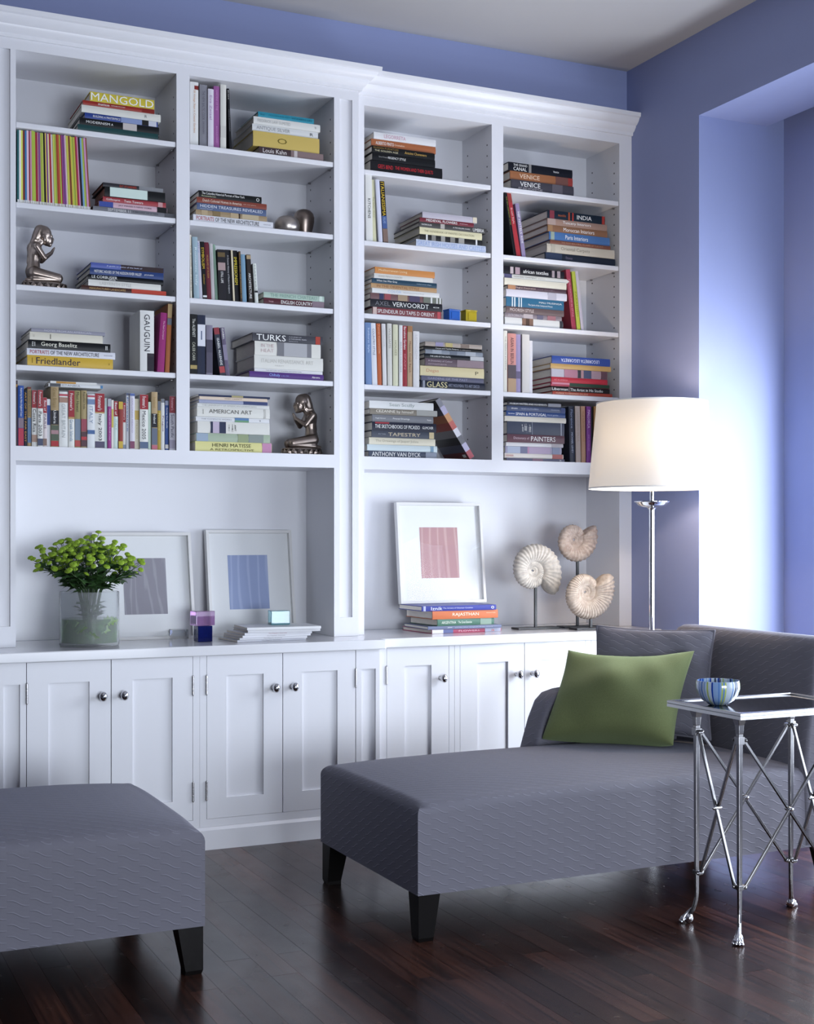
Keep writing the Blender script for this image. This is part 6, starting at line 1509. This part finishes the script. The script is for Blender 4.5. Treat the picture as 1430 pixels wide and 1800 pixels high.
# ------------------------------------------------------------------ plastic boxes on the third shelf
def little_box(label, x0, w, d, h, col, y, yaw):
    t = thing('storage_box', label, 'box', (x0 + w / 2, y, 2.2485), 'small boxes beside the stack of books', (0, 0, yaw))
    m = mat('plastic_' + col, col, .25)
    MB().box(-w / 2 + .002, w / 2 - .002, -d / 2 + .002, d / 2 - .002, 0, h - .006).build('body', m, t, local=True, bevel=.002)
    MB().box(-w / 2, w / 2, -d / 2, d / 2, h - .006, h).build('lid', m, t, local=True, bevel=.0015)
    MB().box(-w * .28, w * .28, -d / 2 - .0005, -d / 2 + .003, h * .16, h * .74).build('panel', m, t, local=True, bevel=.001)
    return t


little_box('small cobalt-blue plastic box beside the stack of books', 2.772, .066, .05, .053, '2A5CB0', 5.505, .18)
little_box('small olive-yellow plastic box next to the blue one', 2.862, .064, .05, .056, 'A8961E', 5.505, .08)

# ------------------------------------------------------------------ bronze vases
BRONZE = noise_colour(mat('brushed_bronze', (.5, .45, .42), .36, 1.0), (.44, .39, .36), (.56, .51, .47), 14)
DBRONZE = noise_colour(mat('dark_bronze', (.30, .25, .22), .34, 1.0), (.24, .19, .165), (.38, .32, .28), 12)
t = thing('round_vase', 'squat round bronze vase in front of the tall one', 'vase', (2.000, 5.505, 2.5725))
MB().lathe([(.0001, 0), (.034, 0), (.046, .008), (.054, .024), (.0555, .042), (.051, .058), (.041, .070), (.026, .0775), (.014, .079), (.013, .077), (.0001, .075)], 36, (2.000, 5.505, 2.5725), False).build('vase_body', BRONZE, t, smooth=60)
t = thing('egg_vase', 'tall egg-shaped dark bronze vase behind the squat one', 'vase', (2.118, 5.61, 2.5725))
MB().lathe([(.0001, 0), (.024, 0), (.027, .006), (.032, .030), (.040, .060), (.046, .088), (.047, .106), (.042, .124), (.030, .138), (.014, .1435), (.0001, .144)], 36, (2.118, 5.61, 2.5725), False).build('vase_body', DBRONZE, t, smooth=60)

# ------------------------------------------------------------------ kneeling bronze figures
def capsule(mb, a, b, ra, rb, n=10):
    a, b = Vector(a), Vector(b)
    k = 6
    mb.tube([a.lerp(b, i / k) for i in range(k + 1)], [ra + (rb - ra) * i / k for i in range(k + 1)], n)
    mb.ball(a, ra, 10, 8)
    mb.ball(b, rb, 10, 8)


def figure(label, x, y, z, face, m, s=1.0):
    """kneeling figure, hands together; face=+1 looks along +X"""
    t = thing('kneeling_figure', label, 'figurine', (x, y, z), 'kneeling bronze figures')
    f = face
    mb = MB()
    P = lambda a, b, c: (x + f * a * s, y + b * s, z + c * s)
    B = lambda c, r: mb.ball(P(*c), [q * s for q in r] if hasattr(r, '__len__') else r * s, 14, 10)
    Cc = lambda a, b, ra, rb: capsule(mb, P(*a), P(*b), ra * s, rb * s)
    B((-.004, 0, .232), (.033, .028, .034))          # skull
    B((.010, 0, .212), (.023, .022, .029))           # face
    B((.0335, 0, .212), (.0055, .0040, .0085))       # nose
    B((.030, 0, .199), (.0055, .0085, .0035))        # lips
    B((.020, 0, .189), (.010, .010, .008))           # chin
    B((.027, .011, .224), (.0055, .008, .0035)); B((.027, -.011, .224), (.0055, .008, .0035))   # brows
    for q in (-1, 1): B((-.004, q * .027, .210), (.0055, .004, .016))      # long ears
    Cc((-.016, 0, .242), (-.030, 0, .214), .026, .022)  # hair over the back of the head
    Cc((-.030, 0, .214), (-.054, 0, .176), .020, .012)  # hair down the nape
    Cc((-.054, 0, .176), (-.066, 0, .110), .011, .006)
    Cc((-.010, 0, .205), (-.034, 0, .180), .014, .018)  # neck
    Cc((-.040, .026, .172), (-.040, -.026, .172), .017, .017)  # shoulders
    Cc((-.040, 0, .168), (-.042, 0, .115), .031, .024)  # chest to waist
    Cc((-.036, .012, .160), (-.036, -.012, .160), .026, .026)
    Cc((-.042, 0, .115), (-.046, 0, .075), .024, .031)  # belly, hips
    for q in (-1, 1):
        Cc((-.038, q * .040, .172), (-.006, q * .036, .128), .0135, .0105)   # upper arm
        Cc((-.006, q * .036, .128), (.026, q * .010, .156), .0105, .0075)    # forearm
        Cc((.026, q * .006, .156), (.038, q * .004, .178), .0072, .0045)     # hands, palm to palm
        Cc((-.046, q * .022, .068), (.050, q * .026, .052), .025, .0195)     # thigh
        Cc((.050, q * .026, .046), (-.050, q * .028, .040), .0175, .012)     # shin folded under
        Cc((-.050, q * .028, .038), (-.074, q * .026, .036), .010, .008)     # foot
    body = baked(mb, 'body', [('REMESH', dict(mode='VOXEL', voxel_size=.0026 * s, use_smooth_shade=True)), ('SMOOTH', dict(factor=.6, iterations=4))], m, t, 180)
    # lotus base with two rows of petals
    lb = MB()
    n = 40
    R = lambda a: (1.0)
    ring = [(.088, .000), (.090, .004), (.084, .008), (.078, .015), (.086, .022), (.090, .026), (.088, .030), (.0001, .030)]
    vs_, fs = [], []
    mm = len(ring)
    for i in range(n):
        a = 2 * PI * i / n
        for r, h in ring: vs_.append(P(r * math.cos(a), r * .62 * math.sin(a), h))
    for i in range(n):
        for j in range(mm - 1): fs.append((i * mm + j, ((i + 1) % n) * mm + j, ((i + 1) % n) * mm + j + 1, i * mm + j + 1))
    fs.append(tuple(i * mm for i in reversed(range(n))))
    base = lb.add(vs_, fs).build('base', m, t, smooth=40)
    for i in range(20):
        a = 2 * PI * i / 20
        cx_, cy_ = .086 * math.cos(a), .086 * .62 * math.sin(a)
        tx_, ty_ = -math.sin(a), .62 * math.cos(a)
        l_ = math.hypot(tx_, ty_); tx_, ty_ = tx_ / l_, ty_ / l_
        nx_, ny_ = ty_, -tx_
        w_ = .0118
        pm_ = MB()
        pts = [(-w_, .004, 0), (w_, .004, 0), (w_ * .9, .016, .002), (0, .029, .003), (-w_ * .9, .016, .002), (0, .012, .0075)]
        pm_.add([P(cx_ + tx_ * u + nx_ * o_, cy_ + ty_ * u + ny_ * o_, h) for u, h, o_ in pts], [(0, 1, 5), (1, 2, 5), (2, 3, 5), (3, 4, 5), (4, 0, 5), (0, 4, 3, 2, 1)])
        pm_.build('petal', m, base, smooth=0)
    return t


figure('kneeling bronze praying figure on lotus base, looking towards the blue book stack', .968, 5.530, 2.2485, 1, DBRONZE, 1.0)
figure('kneeling bronze praying figure on lotus base, bottom shelf, facing the yellow-spined stack', 2.082, 5.545, 1.6115, -1, DBRONZE, 1.03)

# ------------------------------------------------------------------ ammonite fossils on stands
def shell_material(name, c1, c2):
    m = mat(name, c1, .75)
    return noise_colour(m, c1, c2, 55, detail=5, bump=.35, dist=.002)


def ammonite(label, x, y, cz, w, base_w, m, turns, rot, nrib, flare, post_dx, mirror=1):
    t = thing('ammonite_fossil', label, 'fossil', (x, y, ZT + .0004), 'ribbed fossils on black stands')
    k = math.log(2.15) / (2 * PI)                # growth per radian
    Rmax = w / (1.0 + math.exp(-k * PI)) / 1.0
    N, K = int(210 * turns), 22
    th1 = 2 * PI * turns
    vs_, fs = [], []
    CAP = 6
    for i in range(N + 1 + CAP):
        ca_ = 0.0 if i <= N else PI / 2 * (i - N) / (CAP + .6)
        th = th1 * min(i, N) / N + .22 * math.sin(ca_)
        g = math.exp(k * (min(th, th1) - th1))
        rc = Rmax * .66 * g                      # distance of the tube centre
        rt = Rmax * .36 * g * (1 + flare * max(0, (min(i / N, 1) - .9) / .1)) * (math.cos(ca_) * (1 + .12 * math.sin(7 * i)) if ca_ else 1)
        rib = 1 + .06 * math.cos(nrib * th) * min(1, i / N * 3)
        a = mirror * (th + rot)
        for j in range(K):
            b = 2 * PI * j / K
            rr = rt * (rib if math.cos(b) > -.5 else 1)
            rad = rc + rr * math.cos(b)
            dep = rr * .74 * math.sin(b)
            vs_.append((x + rad * math.cos(a), y + dep, cz + rad * math.sin(a)))
    N += CAP
    for i in range(N):
        for j in range(K):
            l = (j + 1) % K
            fs.append((i * K + j, i * K + l, (i + 1) * K + l, (i + 1) * K + j))
    fs.append(tuple(range(K)))
    # rough, slightly hollow mouth
    c_ = [sum(vs_[N * K + j][q] for j in range(K)) / K for q in range(3)]
    vs_.append(tuple(c_))
    for j in range(K): fs.append((N * K + j, N * K + (j + 1) % K, len(vs_) - 1))
    xs_ = [p[0] for p in vs_]; zs_ = [p[2] for p in vs_]
    sc_ = w / (max(xs_) - min(xs_))
    mx_, mz_ = (max(xs_) + min(xs_)) / 2, (max(zs_) + min(zs_)) / 2
    vs_ = [(x + (p[0] - mx_) * sc_, y + (p[1] - y) * sc_, cz + (p[2] - mz_) * sc_) for p in vs_]
    MB().add(vs_, fs).build('shell', m, t, smooth=70)
    zlow = min(p[2] for p in vs_ if abs(p[0] - x - post_dx) < .012)
    MB().box(x + post_dx - .0055, x + post_dx + .0055, y - .0055, y + .0055, ZT + .008, zlow + .012).build('post', BLACK, t)
    MB().box(x + post_dx - base_w / 2, x + post_dx + base_w / 2, y - .036, y + .036, ZT + .0005, ZT + .0095).build('base', BLACK, t, bevel=.0015)
    return t


SH1 = shell_material('fossil_grey', (.36, .33, .30), (.55, .51, .46))
SH2 = shell_material('fossil_rose', (.32, .24, .20), (.52, .43, .37))
SH3 = shell_material('fossil_sand', (.34, .27, .22), (.54, .46, .39))
ammonite('pale grey ribbed fossil shell on black stand nearest the pink print', 3.242, 5.47, 1.100, .262, .224, SH1, 3.4, math.radians(42) - 2 * PI * 3.4, 34, .04, -.010, -1)
ammonite('small rosy ribbed fossil shell on the tallest black stand', 3.470, 5.475, 1.223, .221, .190, SH2, 3.3, math.radians(24) - 2 * PI * 3.3, 28, .05, -.002)
ammonite('sandy ribbed fossil shell on the shortest stand, in front of the tallest', 3.449, 5.335, .973, .266, .198, SH3, 3.4, math.radians(28) - 2 * PI * 3.4, 46, .10, .004)

# ------------------------------------------------------------------ vase of button chrysanthemums
VX, VY, VR, VH = 1.122, 5.402, .117, .216
va = thing('glass_vase', 'wide frosted glass cylinder vase holding the green flowers', 'vase', (VX, VY, ZT + .0005))
FROST = mat('frosted_glass', (.92, .94, .95), .26, Transmission_Weight=.88, IOR=1.07)
MB().lathe([(.0001, .0005), (VR - .004, .0005), (VR, .004), (VR, VH - .002), (VR - .002, VH), (VR - .005, VH - .001), (VR - .006, .014), (.0001, .012)], 56, (VX, VY, ZT), False).build('vase_wall', FROST, va, smooth=50)
WATER = mat('green_water', (.09, .25, .03), .05, Transmission_Weight=.7, IOR=1.2)
MB().lathe([(.0001, .0135), (VR - .0075, .0135), (VR - .0075, .108), (.0001, .108)], 40, (VX, VY, ZT), False).build('water', WATER, va, smooth=40)
BLOOM = noise_colour(mat('lime_petals', (.24, .40, .02), .6, Subsurface_Weight=0.0), (.17, .33, .012), (.36, .50, .035), 240)
BLOOMC = mat('bloom_heart', (.13, .24, .015), .7)
STEMG = mat('flower_stem', (.035, .075, .018), .6)
LEAFG = noise_colour(mat('flower_leaf', (.03, .085, .02), .5), (.022, .065, .016), (.05, .12, .03), 30)
bl = MB()
# button bloom: low dome with two rings of stubby petals
nP = 16
bl.lathe([(.0001, -.0052), (.006, -.0045), (.0115, -.001), (.0128, .0015), (.0110, .0042), (.0060, .0058), (.0001, .0060)], 16, (0, 0, 0), False)
for ring_, (r0_, z_, s_) in enumerate(((.0118, .0008, .0032), (.0092, .0040, .0026), (.0058, .0058, .0021))):
    cnt = (16, 13, 8)[ring_]
    for i in range(cnt):
        a = 2 * PI * (i + .5 * ring_) / cnt
        bl.ball((r0_ * math.cos(a), r0_ * math.sin(a), z_), (s_, s_, s_ * .8), 5, 3)
bloom_me = bl.mesh('bloom')
bloom_me.materials.append(BLOOM)
for p in bloom_me.polygons: p.use_smooth = True
lf = MB()
# lobed chrysanthemum leaf along +x
half = [(0, .000), (.010, .004), (.014, .013), (.019, .008), (.026, .020), (.031, .010), (.040, .017), (.044, .007), (.056, .000)]
vs_ = [(x_, 0, .004 * math.sin(PI * x_ / .056)) for x_, _ in half] + [(x_ - .002, w_, .004 * math.sin(PI * x_ / .056) + w_ * .25) for x_, w_ in half] + [(x_ - .002, -w_, .004 * math.sin(PI * x_ / .056) + w_ * .25) for x_, w_ in half]
m_ = len(half)
lf.add(vs_, [(i, i + 1, m_ + i + 1, m_ + i) for i in range(m_ - 1)] + [(i + 1, i, 2 * m_ + i, 2 * m_ + i + 1) for i in range(m_ - 1)])
leaf_me = lf.mesh('leaf')
leaf_me.materials.append(LEAFG)
rnd = random.Random(21)


def place(me, name, parent, loc, direc, roll, sc_):
    d = Vector(direc).normalized()
    o_ = bpy.data.objects.new(name, me)
    q = d.to_track_quat('Z' if name == 'bloom' else 'X', 'Y' if name == 'bloom' else 'Z')
    o_.rotation_mode = 'QUATERNION'
    o_.rotation_quaternion = q @ Matrix.Rotation(roll, 3, 'Z' if name == 'bloom' else 'X').to_quaternion()
    o_.location = Vector(loc) - ORG[parent.name]
    o_.scale = (sc_,) * 3
    o_.parent = parent
    COL.objects.link(o_)
    return o_


PALE = mat('submerged_leaf', (.22, .34, .12), .5)
pale_me = leaf_me.copy()
pale_me.materials.clear()
pale_me.materials.append(PALE)
for k in range(9):                                   # leaves stripped into the water, close to the glass
    a = -PI / 2 + (k - 4) * .36 + rnd.uniform(-.1, .1)
    p_ = Vector((VX + .092 * math.cos(a), VY + .092 * math.sin(a), ZT + rnd.uniform(.04, .10)))
    place(pale_me, 'leaf', va, p_, (math.cos(a + 1.4) , math.sin(a + 1.4), rnd.uniform(-.3, .6)), rnd.uniform(1.0, 2.0), rnd.uniform(.9, 1.3))
NS = 22
for k in range(NS):
    a = k * 2.39996 + .3
    ring_ = math.sqrt((k + .6) / NS)
    bx_, by_ = VX + .055 * math.cos(a) * ring_, VY + .050 * math.sin(a) * ring_
    reach = .200 * ring_
    tx_, ty_ = VX - .012 + reach * math.cos(a), VY + reach * .62 * math.sin(a)
    ty_ = min(ty_, 5.56)
    tz_ = ZT + VH + .222 - .085 * ring_ ** 2 + rnd.uniform(-.015, .02)
    s0 = Vector((bx_ - .04 * math.cos(a), by_ - .03 * math.sin(a), ZT + .03))
    s1 = Vector((bx_, by_, ZT + VH + .005))
    s2 = Vector((tx_, ty_, tz_ - .07))
    sp = thing('chrysanthemum_spray', 'spray of lime-green button chrysanthemums standing in the frosted vase', 'flower', s0, 'sprays of green chrysanthemums in the vase')
    mid = s1.lerp(s2, .5) + Vector((0, 0, .012))
    stem = MB()
    stem.tube([s0, s1, mid, s2], [.0028, .0026, .0022, .0018], 6)
    nb = 11
    heads = []
    for q in range(nb):
        b_ = 2 * PI * q / nb + rnd.uniform(-.3, .3)
        rr = rnd.uniform(.018, .068)
        if q == 0: rr = .004
        hz = tz_ + rnd.uniform(-.062, .024) - rr * .40
        hp = Vector((tx_ + rr * math.cos(b_) * 1.1, min(5.66, ty_ + rr * math.sin(b_)), hz))
        heads.append(hp)
        st_ = s2.lerp(mid, rnd.uniform(0, .5))
        stem.tube([st_, st_.lerp(hp, .5) + (hp - st_).cross(Vector((0, 0, 1))) * .05, hp - Vector((0, 0, .004))], [.0013, .0011, .0010], 5)
    stem.build('stem', STEMG, sp, smooth=60)
    for hp in heads:
        d = (hp - (s2 - Vector((0, 0, .05)))).normalized() + Vector((-.15, -.65, .35))
        place(bloom_me, 'bloom', sp, hp, d, rnd.uniform(0, 6), rnd.uniform(.72, 1.05))
    for q in range(9):
        f_ = rnd.uniform(0.02, .9)
        p_ = s1.lerp(mid, f_) if q < 5 else mid.lerp(s2, f_)
        b_ = a + rnd.uniform(-1.6, 1.6)
        place(leaf_me, 'leaf', sp, p_, (math.cos(b_), math.sin(b_), rnd.uniform(-.35, .5)), rnd.uniform(-.5, .5), rnd.uniform(.9, 1.5))
    # leaves below the rim, seen dimly through the frosted glass
    for q in range(2):
        p_ = s0.lerp(s1, rnd.uniform(.2, .7))
        b_ = a + rnd.uniform(-1, 1)
        place(leaf_me, 'leaf', sp, p_, (math.cos(b_), math.sin(b_), rnd.uniform(0, .6)), rnd.uniform(-.5, .5), .8)
